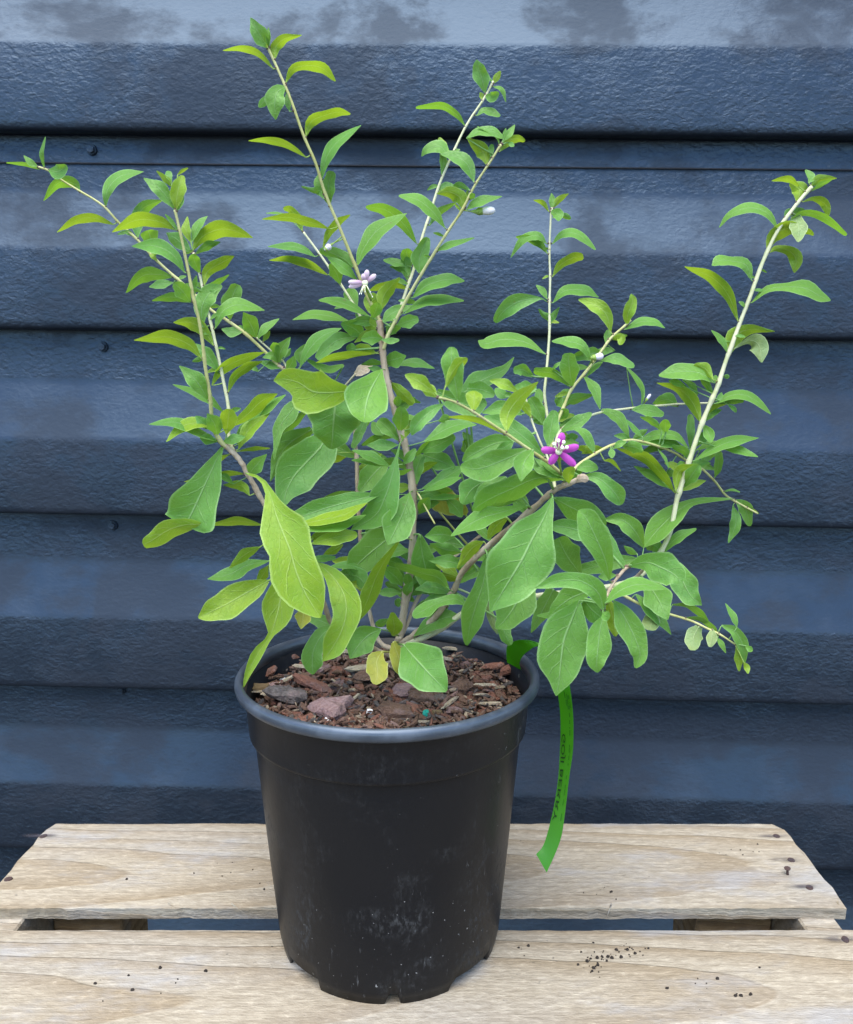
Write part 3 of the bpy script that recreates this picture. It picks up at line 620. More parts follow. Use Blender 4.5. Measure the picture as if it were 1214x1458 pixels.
# view stem face(t upper side seen, u under side, f facing) colour  x,y,width ...  [=width] [o depth shift cm] [z tip depth change cm]
LEAVES = '''
A B3a u g 215,232 130,205 35,197 =22
A B3a t g 205,220 165,195 128,158 =35
A B3a t g 240,225 225,150 245,57 =25
A B3a f g 262,235,8 310,245,85 362,215,30
A B3a u g 430,355 400,310 315,305 235,402 =62
A B3a t g 570,435 580,345 650,270 775,245 =66
A B3a u l 612,530 520,498 420,503 308,572 =50
A B3a u g 745,605 740,530 770,445 880,397 =78
A B2a u l 950,560 850,512 730,508 605,572 =78
A B3a f g 840,700,8 825,640,60 805,580,95 800,560,40
A B2a t g 998,790 930,690 830,645 712,648 =80
A B2a f g 945,450 870,345 775,280 =80
A B2a f l 948,455 960,350,88 985,265,30
A B2a u l 935,330 900,290 845,240 =36
A B2a t g 925,300,8 910,260,40 900,242,12
A B2a u l 960,262 985,240 1015,225 =20
A B2a t g 958,455 978,410 990,362 =28
A B2b u g 1035,685 960,615 898,575 =80
A B2a t g 962,562 925,512 892,475 =22
A B2b t l 1030,625 1005,560 1012,487 =50
A B2b t g 1035,625 1065,540 1120,485 =50
A B2b u l 1040,670 1100,590 1220,555 1365,602 =92
A B2b u g 1055,690 1120,645 1190,625 =50 o.5
A B2b f g 1080,795,8 1050,730,66 1040,690,30
A B2b u l 1103,860 1120,785 1200,735 1265,700 =66
B B2b u g 430,105 490,85 555,42 =34
A B3a u g 932,815 850,800 765,810 680,900 =76
A B3a t g 935,845 870,852 805,868 =52
A B2a u g 1040,950 930,922 820,942 =50
A B2a f g 1030,950,8 985,890,88 940,845,30
A B2a u g 1045,930 1045,870 1062,805 =42
B B2b f g 412,325,6 405,230,80 440,150,105 515,100,20
B B2b u l 470,425 420,350 350,302 253,300 =70
B B2a u l 405,495 330,415 210,378 40,397 =74
B B2b f g 500,570 440,480 375,415 =74
B B2a f g 440,720 380,620 285,535 =96
B B2b t g 525,785 420,700 250,635 =52 o.8
B B2b u l 462,640 510,560 620,500 745,462 =58
B B2b u l 548,680 580,600 650,542 735,510 =48
B B3a f g 560,285,6 560,200,100 600,95,60
B B2b t g 480,330 520,240 610,205 745,235 =76
B B3a t g 640,340 570,352 513,335 =56
B B3b f g 700,385 670,310 630,245 =92
B B3b t g 705,390 750,330 825,280 =46
B B3b u l 738,402 755,375 775,345 =32
B B3 f g 820,520 835,450 885,380 =72
B B3 t g 825,520 790,480 735,490 =50
B B3 f g 815,480 800,430 792,408 =55
B B3 u g 855,490 870,465 887,440 =34
B B3 t g 850,545 780,530 715,510 =44
B B3 f g 862,560 890,525 905,480 =60
B B3a t g 712,565 690,548 660,545 =28
B B2 f l 540,905,6 548,830,104 558,768,50
B B2a u l 560,865 650,800 730,725 815,685 =74
B B2b t g 630,840 740,770 860,690 =62 o1
B B2b t l 605,985 660,880 775,790 =76
B B2b t g 600,960 625,890 650,830 =56 o.6
B B2 t g 515,950 580,930 642,918 =56
B B2b u l 608,995 690,982 775,980 =24
B B2a t l 460,865 400,842 305,860 215,945 =64
B B2a t g 500,945 380,890 270,840 122,850 =58
B B2a f g 490,915 475,850 435,792 =92
B B2a f g 465,880 410,840 372,805 =58
B B2a f g 490,945 435,930 395,925 =62
F B2 f g 525,280,10 490,350,50 430,480,170 375,600,255 335,680,268 318,715,240 z-.3
F B2 u l 400,708,24 310,712,80 220,742,108 138,794,84 90,818,44 o-1.25 z-.2 n
F B2 u l 555,330 480,365 402,408 =36
F B2 u l 640,435 550,433 470,450 312,478 =38
F B2 f g 660,440 690,400 757,328 =84
F B2 u l 665,552 620,500 522,495 =56
F B2 t g 578,490 530,450 488,428 =42 o.5
F B2 u l 732,712 600,690 440,714 =48
F B2 f l 655,435,12 725,462,22 775,540,50 800,630,130 840,740,270 885,850,250 915,960,275 965,1080,230 1020,1170,110 1048,1212,15 o-.6 z-3
F B2 u l 722,830 640,870 555,945 =62
F B2 t g 768,905 650,930 560,975 438,1003 =80
F B2 u l 765,930 738,978 705,1030 =58
P B2 f l 510,715,20 400,775,150 250,860,190 150,910,150 56,955,25
P B2 f l 600,620,10 600,740,150 580,880,215 550,990,140 520,1075,36 440,1190,74 375,1320,40 345,1418,5
P B2 f l 830,598,14 930,690,120 1000,800,180 1015,920,185 985,1040,165 925,1150,140 862,1238,10 o-1.5
P B2 f g 940,1012,16 865,1060,100 805,1160,130 795,1260,125 800,1322,20 o-1
P B2 f y 745,890,50 735,955,105 722,1028,6
P B2 t g 925,1010,20 850,975,95 765,945,40
N root f g 530,1022,10 450,1062,140 385,1130,150 338,1203,12 o-3.5
N B2 t g 100,592,20 170,586,46 250,580,22 o-1.2
N B2 f l 108,492,14 210,465,84 310,445,86 385,440,34 o-2
N B2 u l 295,500,8 240,532,56 175,562,8 o-1
N B2 f g 520,190,16 350,232,110 200,272,135 60,320,120 -40,345,60 o-.3
N B2 t l 20,378,20 150,350,62 300,315,72 448,242,5 o-1.2
N B2 t g 50,402,26 190,388,74 310,365,74 438,317,5 o-1.6
N B2 u l 105,465,30 165,430,64 225,400,30 o-.8
N B1 f g 648,-127,8 622,-20,26 592,100,120 550,220,185 490,325,165 345,408,8 o-1
N B1 f g 708,180,8 690,240,100 650,340,195 610,425,165 572,501,8 o-1.2
N B3 f g 640,420,40 540,490,205 420,590,195 330,680,60 o-1.5
N B1 u l 650,465,8 560,590,50 500,700,90 460,810,112 398,965,10 o-1.8
N B3 t g 205,645,10 320,625,48 442,660,6 o-3
N B3 u g 265,690,40 370,690,120 440,750,70 o-2.4
N B3 f l 335,735,10 390,745,52 440,742,20 o-3
N B1 f g 770,440,20 785,560,132 815,680,160 850,770,105 850,842,8 o-1
N B5 u g 952,778,6 885,705,74 780,675,65 690,645,48 612,622,28 o-1
N B1 f g 665,758,6 620,700,92 560,650,60
N B1 t g 650,800,10 580,795,58 517,795,24
N B1 u g 650,775,10 600,755,52 557,735,20 o.5
N B1 f g 690,815,8 692,780,64 728,728,12 o-.4
N B1 f g 702,770,8 697,725,58 690,680,30
N B1 u g 665,860,10 640,858,56 614,860,30
N root f l 600,1062,10 612,1010,105 598,918,24 o-1.5
N root u g 575,960,10 530,985,52 495,990,20
N B5 t g 1068,882,6 985,835,66 880,862,56 800,902,94 726,945,36 o-1
N B6 t g 735,1062,8 830,995,92 930,950,98 1016,945,24 o-.4
N B5 u g 940,885,20 880,905,62 825,935,10 o.5
N B5 f g 1185,560,20 1165,720,95 1115,880,145 1080,1000,120 1058,1122,24 o-1
N B5 f g 985,455,10 900,437,114 800,450,10 o.6
N B5 u g 1030,545,8 930,530,84 830,495,6 o.8
K B5 t g 770,1010,10 620,1050,70 490,1090,112 330,1187,8 o-.6
N B1 f g 940,225,20 990,270,92 1030,330,20 o1
N B8 u y 800,190,40 920,230,165 1065,305,40 o0
N B1e t g 830,215,10 930,205,38 1038,202,6
K B1 t g 165,915,6 260,870,62 330,830,84 400,790,20
K B1 t g 170,930,6 290,885,48 392,848,10 o-.4
N B1 f g 765,310,8 795,260,84 828,212,20
K B1 f g 130,895,8 130,810,78 165,715,40
N B3 f g 560,-10,60 480,70,155 395,172,40
N B1 u g 585,60,10 650,57,36 722,35,6 o-1
N B1 u g 640,190,8 600,210,52 585,250,20 o-.5
N B3 u g 365,172,6 240,190,24 110,258,6
N B5 u l 1165,480,8 1085,530,84 998,652,8
N B8 t g 1130,660,60 1040,710,44 975,745,6
J B1 f l 580,545,16 510,550,110 400,558,235 300,548,310 215,492,205 120,467,135 45,475,16 o-2
J B1 f g 765,402,8 725,470,140 680,560,295 655,650,265 648,715,170 640,752,40 o-1
J B1 f g 460,600,200 448,690,335 440,780,310 435,860,210 425,930,50 o.4 z1
J B3 f g 225,595,40 150,690,112 85,780,84 62,870,44 48,1002,10
J B3 u g 250,690,30 160,765,74 72,872,8 o.6
F B3 f g 1080,220,70 1050,290,190 970,375,240 900,455,220 860,540,125 852,610,10
F B3 u g 1000,195,40 880,270,120 820,350,74 778,475,8 o.8
F B3 t l 990,332,6 945,435,54 858,548,6 o-.6
J B1b t g 545,82,10 400,44,66 280,40,54 170,73,6
J B1b f g 648,195,10 580,130,110 492,95,24
J B3 t g 220,382,8 280,270,82 370,180,84 495,128,6
J B1 f g 592,185,20 460,212,104 328,330,50 o1.5
J B3 f g 230,372,8 220,300,74 292,220,8 o1
J B1 u l 722,295,6 580,300,42 450,320,54 325,357,6
J B1 u l 722,290,8 650,268,78 580,258,30 o.3
J B1 u g 592,272,30 555,260,72 528,250,20 o.8
J B1 f g 772,197,8 700,190,98 626,200,24 o-.3
J B1 t g 763,205,8 820,212,44 879,206,16 o-.6
J B1c u g 795,182,8 835,130,84 890,122,14
J B1c f g 865,106,12 930,85,92 1006,64,40
J B1d t g 770,82,10 830,38,84 895,-10,20
J B1 f g 780,348,24 850,335,114 924,311,10 o.6
J B1 t g 870,372,8 980,355,64 1114,395,6 o.6
J B1 u l 820,485,6 885,545,74 975,632,50
J B1 f g 852,660,8 866,615,54 866,578,20
J B1 f g 885,822,8 890,740,112 895,648,50
J B1 u l 897,870,8 925,790,94 988,722,60 o-.4
K B5a f g 290,425,8 200,480,74 130,550,76 106,606,12
J B1 f g 882,880,6 800,790,94 740,738,60
J B1 t g 775,835,16 730,800,74 700,750,20 o.5
J B1 t g 870,905,6 770,905,82 663,905,12
J B1 u g 862,850,8 750,850,54 630,905,20 o.6
J B1 t g 814,1046,6 700,982,68 565,938,8 o-.5
J B1 t g 802,1046,6 690,1012,54 562,1005,8 o-.2
J B3 f g 655,735,40 612,830,64 568,925,30
K B1 u g 110,740,6 200,660,42 322,628,6
K B1 f g 150,700,20 260,660,84 354,610,36 o.4
J B1 f g 905,1032,8 945,985,64 987,928,20 o-.3
J B3 t g 510,375,20 400,400,54 268,340,20
J B3 t k 585,435,30 640,400,74 705,355,24 o-1
C B1a f g 385,278,8 340,210,108 300,140,84 264,71,6
C B1a t g 385,268,6 380,200,38 384,137,5
C B1a u l 378,272,6 357,238,36 345,205,8 o-.2
C B1a u l 415,412 330,322 220,277 80,290 =47
C B1a u l 425,350,6 430,270,74 490,212,62 605,188,6
C B1a u l 495,512,6 545,415,52 640,390,66 745,410,72 829,494,14
C B1a f g 498,530,10 440,570,122 425,650,118 432,750,8
C B1a u g 378,608,50 345,640,56 319,668,16 o.5
C B1a t g 525,696,6 511,630,46 515,563,20 o.3
C B1a u l 630,866,6 665,765,72 750,725,66 840,700,62 928,712,16
C B1a u l 632,1000 530,930 400,888 250,890 =50
C B1a t g 735,1150,6 770,1000,72 850,890,76 1000,787,5
D B1a f g 522,258,6 512,170,78 532,55,50 o.4
D B1a t g 470,195,8 452,130,42 472,58,16 o.4
D B1a u g 490,216,8 470,170,62 425,165,30 360,144,8
D B1a u l 522,390,6 400,347,54 270,322,46 133,333,6
D B1b u l 365,402,6 345,340,48 302,282,44 256,268,22
D B1b t g 262,302,6 210,297,15 157,298,4
D B1b t g 438,549,6 360,502,46 270,487,44 167,491,6
D B1b u l 510,654,6 420,602,46 300,563,44 175,569,6
D B1a u l 484,492,6 520,410,44 572,350,47 641,307,8
D B1a u g 662,612,6 600,560,92 520,522,64 464,515,32
D B1a t g 682,682,6 600,612,64 503,543,8 o.3
D B1b f g 584,707,6 560,640,80 525,588,24 o-.4
D B1a t g 680,602,6 720,500,72 805,390,98 967,299,6
D B1d u g 1022,472,6 950,362,68 850,282,74 731,262,22
D B1c t g 1186,382,6 1110,282,72 1020,217,66 921,198,16
D B1c f g 1045,652,6 1040,560,98 1088,438,40
D B1d u g 976,692,6 962,620,62 960,546,50
D B1d t g 972,602,8 900,580,48 832,568,12
D B1d f g 992,602,8 970,545,78 960,503,40 o.6
D B1d u g 975,662,6 930,622,32 869,604,8
D B1d u l 986,737,6 900,712,42 820,722,48 753,742,10
D B1 u l 813,867,6 842,760,84 927,668,10
D B1c t g 1000,786,6 1080,715,72 1200,680,72 1299,688,12
D B1c t g 955,876,6 1050,815,52 1150,795,64 1296,802,12
D B1c t g 830,922,16 890,870,74 1002,829,8
D B1b u g 682,838,8 645,775,90 612,745,40
D B1 t g 748,890,6 640,832,54 540,802,48 460,800,10
D B1 u l 748,865,16 762,810,94 802,778,60
D B1 f g 770,903,16 790,852,74 803,815,30 o-.3
D B1 u l 792,962,16 750,930,84 713,914,20
E B1d u g 520,1172,6 580,1085,54 702,1018,8
D B1c t g 1140,516,6 1210,482,42 1357,440,8
E B1d u g 602,847,6 615,760,54 600,688,30
E B1d f g 890,292,8 870,205,98 845,130,88 833,70,10
E B1d u l 940,232,10 965,190,46 991,146,14
E B1d t g 940,226,6 910,190,17 847,186,4
E B1d t g 945,250,6 1000,270,32 1028,353,6
E B1d f g 890,306,8 930,320,74 980,288,24
E B1d u l 870,342,6 868,312,38 854,289,8
E B1d t g 835,442,6 880,407,42 940,422,54 989,446,18
E B1d u g 756,512,6 690,427,44 590,377,50 429,391,22
E B1c t g 765,592,6 850,547,58 940,550,64 1012,592,20
E B1c u l 900,772,6 872,680,104 768,588,10
E B1c t g 930,722,6 930,670,38 936,632,20
E B1c t g 986,642,5 960,580,15 838,514,4
E B1c t g 1010,612,6 1050,560,48 1087,503,6
E B1c u l 985,682,8 1040,615,64 1100,595,52 1154,611,22
E B1c t g 1040,622,8 1065,635,34 1083,646,8
E B1c t g 1010,602,8 1020,562,28 1026,528,6
E B1c t g 816,887,6 770,765,98 690,715,74 593,699,8
E B1d t g 722,670,8 640,690,38 585,645,94 500,672,52 467,714,8 o-.6
E B1d u l 652,690,8 605,640,64 585,588,15 o-.5
E B1c u l 742,1067,6 720,985,98 645,950,74 566,962,6
E B1c u g 782,936,16 720,903,44 678,915,20
E B1d t g 580,947,8 625,910,54 682,903,10
E B1c t g 765,1067,6 850,1012,68 1002,979,6
E B1c u l 755,1052,6 760,990,38 776,938,8
E B1c f g 790,1002,8 805,977,42 822,964,10
G B4 t g 505,152,6 510,105,40 505,61,6
G B4 u l 490,167,6 455,117,30 401,101,5
G B4 u l 515,147,6 550,97,38 604,64,5
G B4 f g 500,166,8 540,182,74 546,223,12
G B4 u g 540,185,6 585,192,36 617,210,16
G B4 u g 482,408,6 430,347,48 360,320,38 300,314,12
G B4 t g 476,352,6 420,305,52 335,335,44 271,432,6 o.4
G B4 t g 512,352,6 570,297,42 660,300,54 759,387,14
G B4 u l 512,542,6 550,482,42 620,437,58 689,425,44
G B4 t g 515,692,6 580,625,54 690,620,64 777,661,6
G B4 f g 482,688,5 440,668,14 330,682,92 240,732,90 179,805,34
G B4 t g 480,672,6 455,625,40 417,591,8
G B4 u g 495,822,6 500,787,42 460,760,32 431,728,8
G B4 u g 495,822,6 515,772,38 551,717,6
G B4 t g 469,987,6 360,922,58 230,902,84 130,928,64 83,912,12
G B5d f l 847,862,6 820,760,78 750,702,76 661,674,12
G B5d t l 940,822,6 945,760,64 972,690,58 965,642,12
G B5d t g 925,847,6 1010,805,48 1090,802,45 1159,838,5
G B5d u g 835,905,6 880,882,30 942,882,12
G B5d u l 850,902,8 905,893,54 900,936,22
G B5d t g 820,932,6 828,887,44 832,848,20
G B5d t g 726,1022,6 690,947,54 610,915,64 507,915,10
G B5d f g 800,985,8 740,985,74 630,1010,40 o.6
G B5d t g 870,968,6 820,968,44 770,985,40 o.6
G B5d f g 625,1177,6 610,1085,112 600,982,64
G B5d t g 790,1027,6 880,1015,64 982,1062,28
G B5d t g 700,1122,6 760,1060,34 800,1033,8 o.3
I B5c t g 150,203,10 225,290,38 258,370,27 248,446,8
K B5d t g 1098,268,10 1160,340,62 1190,457,6
K B5d u g 1020,327,8 930,255,58 808,235,44
K B4 f g 802,267,16 745,230,68 691,236,34
K B5d t g 915,227,10 940,202,22 968,183,6
H B6 t g 970,117,8 985,85,48 951,47,12
H B6 u l 980,142,6 1030,97,50 1126,92,5
H B6 u g 985,162,6 1040,125,28 1102,98,5
H B6 u l 905,227,8 920,160,98 866,118,24
H B6 u l 920,142,8 860,97,40 766,107,5
H B6 u l 940,222,6 1000,205,28 1060,235,58 1076,304,16
H B6 t g 800,372,6 740,282,48 640,255,58 540,290,38 477,364,5
H B6 u g 858,332,6 940,285,30 1040,302,48 1110,350,38 1179,406,22
H B6 u g 840,312,16 865,280,44 945,264,20 o.5
H B6 f p 895,295,50 915,370,98 912,444,15 o.3
H B6 u l 742,500,6 775,412,72 860,367,78 960,382,38 997,406,16
H B6 u l 758,500,6 790,480,34 860,490,54 900,540,84 890,613,10
H B6 t g 655,652,6 625,570,68 545,548,46 480,545,62 438,572,12
H B6 u l 582,880,6 530,740,62 440,640,68 288,579,8
H B6 t g 658,776,6 740,705,38 850,690,48 950,697,88 1030,740,64 1090,766,12
H B6 u l 535,1062,8 562,970,94 640,925,58 784,935,5
H B6 u p 562,1030,6 640,985,40 695,1010,114 712,1106,16
H B6 t g 525,1052,6 490,982,38 435,929,6
I B6 t g 726,302,6 640,240,94 500,227,108 363,256,22
I B6 u l 722,282,6 670,210,78 598,183,20 o-.3
I B6 t g 745,302,8 740,278,42 735,253,15
I B6 u g 790,262,8 815,262,32 833,262,12
I B6 u l 642,572,6 590,440,94 500,347,64 348,304,5
I B6 t g 550,335,10 480,302,48 428,289,10 o.5
I B6 t g 520,282,10 585,322,44 621,387,10 o.7
I B5c u g 492,462,8 420,415,95 322,442,10
I B5c t g 178,478,8 290,486,84 396,515,34
I B5c t g -20,488,20 50,508,64 115,560,74 165,672,6
I B6 u l 652,545,6 720,470,38 835,428,16
I B6 t g 740,442,6 830,392,54 920,382,64 1020,430,54 1107,513,8
I B6 u g 755,440,8 850,425,44 927,425,20 o.2
I B6 t g 825,450,8 860,475,32 877,501,12
I B6 t g 740,422,6 770,397,38 780,368,10
I B5b f g 570,742,6 575,620,58 573,512,34 o.5
I B6 f g 660,582,10 695,642,78 710,702,20 o.5
I B5b t g 560,737,6 470,657,54 350,650,64 228,690,20 o-.5
I B5b t g 540,742,6 430,702,64 300,690,64 198,700,20
I B5b u g 440,735,10 340,735,54 243,770,15
I B5b f g 410,632,20 405,590,78 410,547,34
I B5b u g 382,622,8 320,560,48 238,530,8
I B5b t g 252,662,8 200,610,38 148,550,10
I B6 u l 470,1037,6 390,920,60 270,802,74 83,740,10
I B6 t g 455,1012,10 340,930,74 196,858,8 o.4
I B6 u l 475,1027,6 492,900,74 560,865,44 622,850,10 o-.4
I B6 f g 535,992,10 580,920,98 632,850,50 o.3
I B6 f g 545,840,16 510,850,58 483,850,16 o.3
I B6 u g 582,832,6 540,762,54 448,725,30
I B5b t g 608,752,6 690,715,44 775,708,30
I B6 t g 600,822,6 720,745,60 850,692,78 1027,670,6
I B6 t g 785,740,10 900,752,58 1022,796,8 o.2
I B5b u g 650,852,6 682,790,74 748,760,30
I B5b u g 650,722,16 680,695,44 702,690,15
I B5b t g 735,932,6 757,860,58 765,758,44
I B5b t g 360,752,6 400,800,22 430,872,8
I B5b u g 410,902,10 440,905,54 472,900,20
I B5b u l 0,820,8 50,825,28 109,889,6
I B5b t g 60,742,6 100,710,48 147,694,10 o-.3
I B5b f g 45,737,6 50,770,48 50,805,16 o-.3
I B5b u g 120,722,16 200,730,84 257,760,20 o.4
M B5b t g 1075,37,8 930,46,32 835,66,44 745,130,120 655,218,115 592,302,10 z-3
M B5b f g 1085,45,8 1140,90,78 1165,187,24
M B5b t g 1075,75,6 1090,170,64 1050,277,8
M B5b u l 1150,82,6 1190,105,17 1213,119,5
I B5b t g 790,1027,6 850,1015,17 902,1030,8
M B9 f g 407,478,6 385,370,100 330,240,150 285,150,130 245,98,30 o-.4 z-1
M B9 f g 345,260,50 240,210,104 140,187,74 58,185,8 o.4
M B9 f g 375,640,10 345,545,105 250,482,90 130,482,80 3,522,6 o-.2
M B9 f g 300,535,30 200,575,130 130,625,80 76,680,10 o.6
M B9 t g 262,575,20 170,655,64 15,670,10 o1
M B9 f g 245,588,12 205,690,185 162,800,280 145,920,245 135,1020,130 120,1103,8 o.8 z-.5
M B9 f g 378,665,10 358,740,100 345,850,138 338,930,90 345,976,20 o0 z-.6
M B9 f g 430,588,8 490,680,125 545,790,125 572,880,88 548,952,24 o-.2 z-.4
M B9 t g 385,602,8 470,530,74 580,500,74 717,526,6 o-.6
M B9 f g 372,652,8 388,668,62 412,672,20 o-.5
M B9 f g 520,398,20 610,382,110 690,412,175 760,450,140 795,492,40 o-.6
M B9 f g 610,490,60 670,580,155 722,692,14 o.4
M B6 f g 770,390,40 800,475,135 845,560,115 906,614,6 o-.6
M B9 f g 592,302,8 550,220,92 480,155,84 380,150,12 o.8
M B6 t g 700,327,6 770,250,58 877,200,12
M B6 u g 690,332,20 650,290,74 608,310,20
M B9 t g 495,402,6 425,300,54 372,185,34 o.5
M B9 f g 572,365,8 440,380,84 235,430,60 o.3
M B9 t g 442,452,8 390,455,54 348,460,10
M B5 f g 250,445,20 180,350,155 130,250,80 o.6
M B5 u g 105,33,10 210,90,124 330,140,104 382,192,30 o-.4
L B5 f g 640,140,15 580,285,150 495,440,350 415,600,465 310,770,345 188,968,12 o-1.4 z-1.5
L B5 f g 430,750,200 380,900,275 300,1020,175 230,1087,20 o-.5
L B5 u p 172,895,30 200,1020,54 242,1129,8 o0
L B5 u g 280,1035,60 295,1120,94 338,1206,44 o-.3
L B6 u g 645,805,100 570,950,124 483,1117,10 o-1
M B9 u g 265,575,20 315,640,112 395,702,60 o1.2
M B9 u l 400,588,30 427,690,84 440,782,20 o1.4
M B7 u p 620,638,16 632,700,98 626,749,54
M B7 t g 550,555,10 640,640,84 690,700,54 741,772,6
M B7 u g 748,610,6 830,615,27 900,660,38 939,703,14
M B7 u p 890,728,40 862,785,98 858,857,44
M B7 u p 962,743,16 960,790,62 950,839,20
M B7 u g 820,680,6 900,690,27 970,740,27 992,792,8
M B7 t g 990,792,8 1012,822,32 1036,872,6
M B7 f g 1015,722,10 1090,760,60 1130,840,60 1135,926,12
M B7 t g 1095,732,6 1080,680,38 1033,603,6
M B7 u l 1095,832,8 1105,900,48 1108,970,10
M B7 u l 1133,922,8 1150,950,34 1156,983,8
M B7 f g 1142,832,6 1165,850,34 1182,859,10
M B9 u g 557,337,8 520,320,38 484,291,4
K B5a f g 370,407,8 355,300,102 335,185,120 335,98,44
K B5a u l 295,337,6 340,242,54 380,192,72 426,163,16
K B5a f l 240,362,8 150,300,90 67,257,16
K B5a u l 247,388,8 210,350,74 166,328,34
K B8 f g 400,365,60 480,305,120 560,265,86 635,228,50 694,156,6 o-2
K B8 f g 430,335,60 510,345,94 582,377,34 o-2.2
K B4b t l 717,357,8 640,312,64 555,290,12
K B5a u l 650,587,6 660,485,96 725,390,84 833,298,8
K B5a u l 460,470,6 463,425,66 464,375,98 466,350,30
K B8 f g 250,352,30 360,410,124 460,440,114 528,400,60 o-2.6
K B5a f g 872,727,6 765,630,90 650,545,104 522,498,24 o.8
K B5 f g 770,688,20 630,750,135 490,800,145 386,785,44 o-1
K B5a f g 802,693,20 752,765,124 735,872,8 o-.8
K B5 u g 988,856,6 830,852,90 670,920,145 540,980,138 453,1036,20
K B5 t g 645,848,20 545,900,74 474,985,44 o-.3
K B5 t g 987,852,6 880,800,84 775,748,40 o-.2
K B5 t g 977,847,6 915,803,38 853,763,10 o-.4
K B4b f g 692,640,20 580,655,115 450,720,90 396,755,10
K B4b f g 690,645,10 650,670,64 595,702,30 o-.3
K B1 t g 178,642,10 290,577,84 380,545,64 478,545,8 o-.6
K B5a u l 640,597,6 470,515,34 318,500,10 o.4
K B1 u g 332,500,8 300,510,54 260,526,8
K B4b t g 742,482,20 630,450,94 510,477,10
K B4b t g 660,382,20 620,365,64 585,338,20
K B4b t g 822,342,30 760,330,74 696,330,20
K B4b u l 792,502,8 760,442,54 728,403,20 o-.2
K B4 f g 872,547,8 830,460,84 788,388,50
K B4 u g 852,422,8 840,380,54 835,338,20
K B4 f g 890,672,8 905,570,94 927,463,44 o-1.2
K B4 f g 950,512,10 980,482,64 1007,458,20
K B5c t g 958,587,10 1060,530,74 1142,478,20
K B5c t g 958,562,10 1000,517,74 1042,488,20 o.4
K B5b t g 1158,712,6 1130,640,54 1090,585,44 1036,569,10
K B5c u g 988,616,8 1030,616,48 1064,612,12
K B5d u g 982,452,8 960,415,64 928,400,20
K B5d u g 985,438,8 1000,405,54 1060,392,58 1157,370,8
K B4b t g 640,382,10 660,372,34 682,370,10 o-.4
K B5b f g 1085,842,10 1170,850,64 1240,900,98 1290,960,104 1312,1006,34 o-.3
K B5b t g 1045,802,8 1120,785,74 1178,800,20
K B5a f l 1010,882,8 1008,830,74 1042,793,24 o-.3
K B8 f g 170,720,60 260,750,114 352,792,30 o-.8
K B8 u g 540,860,40 450,920,144 396,1002,40 o-2
K B5 t g 802,890,20 700,940,84 616,972,20 o.6
K B5 u l 652,1080,20 590,1130,74 543,1202,15
K B8 t g 400,588,10 430,640,64 400,702,30 o-1
O root f y 565,172,16 547,205,76 550,250,74 540,289,24 o-5
O root f y 607,138,16 625,190,68 645,240,52 661,284,6 o-4.6
O root f g 645,148,30 685,195,152 735,250,150 797,314,20 o-5.4
'''
def nearest(stem, x, y):
    best = None
    for p in CURVE[stem]:
        d = (p[0] - x) ** 2 + (p[1] - y) ** 2
        if best is None or d < best[0]: best = (d, p)
    return math.sqrt(best[0]), best[1]
leaf_specs, NOPET = [], []
for ln in LEAVES.strip().splitlines():
    tk = ln.split(); nop = 'n' in tk[4:]; tk = tk[:4] + [e for e in tk[4:] if e != 'n']; ox, oy, sc = VIEW[tk[0]]; pts, W, o, z = [], None, 0., None
    for q in tk[4:]:
        if q[0] == '=': W = float(q[1:])
        elif q[0] == 'o': o = float(q[1:])
        elif q[0] == 'z': z = float(q[1:])
        else: pts.append([float(v) for v in q.split(',')])
    n = len(pts)
    for i, p in enumerate(pts):
        if len(p) == 2:
            ww = 6. if i in (0, n - 1) else (W if n == 3 else (W * .86, W)[i - 1] if n == 4 else W)
            p.append(ww)
    pts = [(ox + p[0] / sc, oy + p[1] / sc, p[2] / sc) for p in pts]
    leaf_specs.append((tk[1], tk[2], tk[3], pts, o, None if z is None else z)); NOPET.append(nop)
rf_ = random.Random(21)                                          # inner leaves along the shaded stems and small axil leaves on the shoots
for stem_, y0_, y1_, n_, lo, hi in (('B1', 620, 850, 16, 34, 62), ('B3', 600, 860, 13, 34, 64), ('B8', 770, 880, 7, 34, 60), ('B5', 700, 860, 9, 34, 58), ('B6', 560, 700, 8, 22, 42), ('B5b', 600, 700, 8, 20, 36),
                                    ('B1', 460, 600, 8, 26, 44), ('B4', 560, 660, 8, 24, 44), ('B5d', 520, 630, 5, 18, 30), ('B2b', 380, 600, 9, 10, 22), ('B3a', 330, 520, 8, 10, 22), ('B2a', 330, 600, 5, 9, 18), ('B1d', 260, 450, 6, 10, 22), ('B1c', 300, 470, 5, 9, 18), ('B1b', 360, 470, 5, 14, 28), ('B6', 330, 560, 6, 9, 18), ('B4', 330, 520, 3, 9, 16)):
    cand = [c for c in CURVE[stem_] if y0_ <= c[1] <= y1_]
    for i in range(n_):
        c = rf_.choice(cand); sd = rf_.choice((-1, 1)); an = rf_.uniform(-.35, 1.0); L_ = rf_.uniform(lo, hi)
        dx, dy = sd * math.cos(an), -math.sin(an); bend = rf_.uniform(.1, .4)
        p1 = (c[0] + dx * L_ * .5, c[1] + dy * L_ * .5 - bend * L_ * .15); p2 = (c[0] + dx * L_, c[1] + dy * L_ + bend * L_ * .35)
        wd = L_ * rf_.uniform(.26, .42)
        leaf_specs.append((stem_, rf_.choice('ttuf'), rf_.choice('gggggl'), [(c[0], c[1], 1.4), (*p1, wd), (*p2, 1.5)], rf_.uniform(.4, 1.0) if hi > 25 else rf_.uniform(-.1, .2), None)); NOPET.append(False)
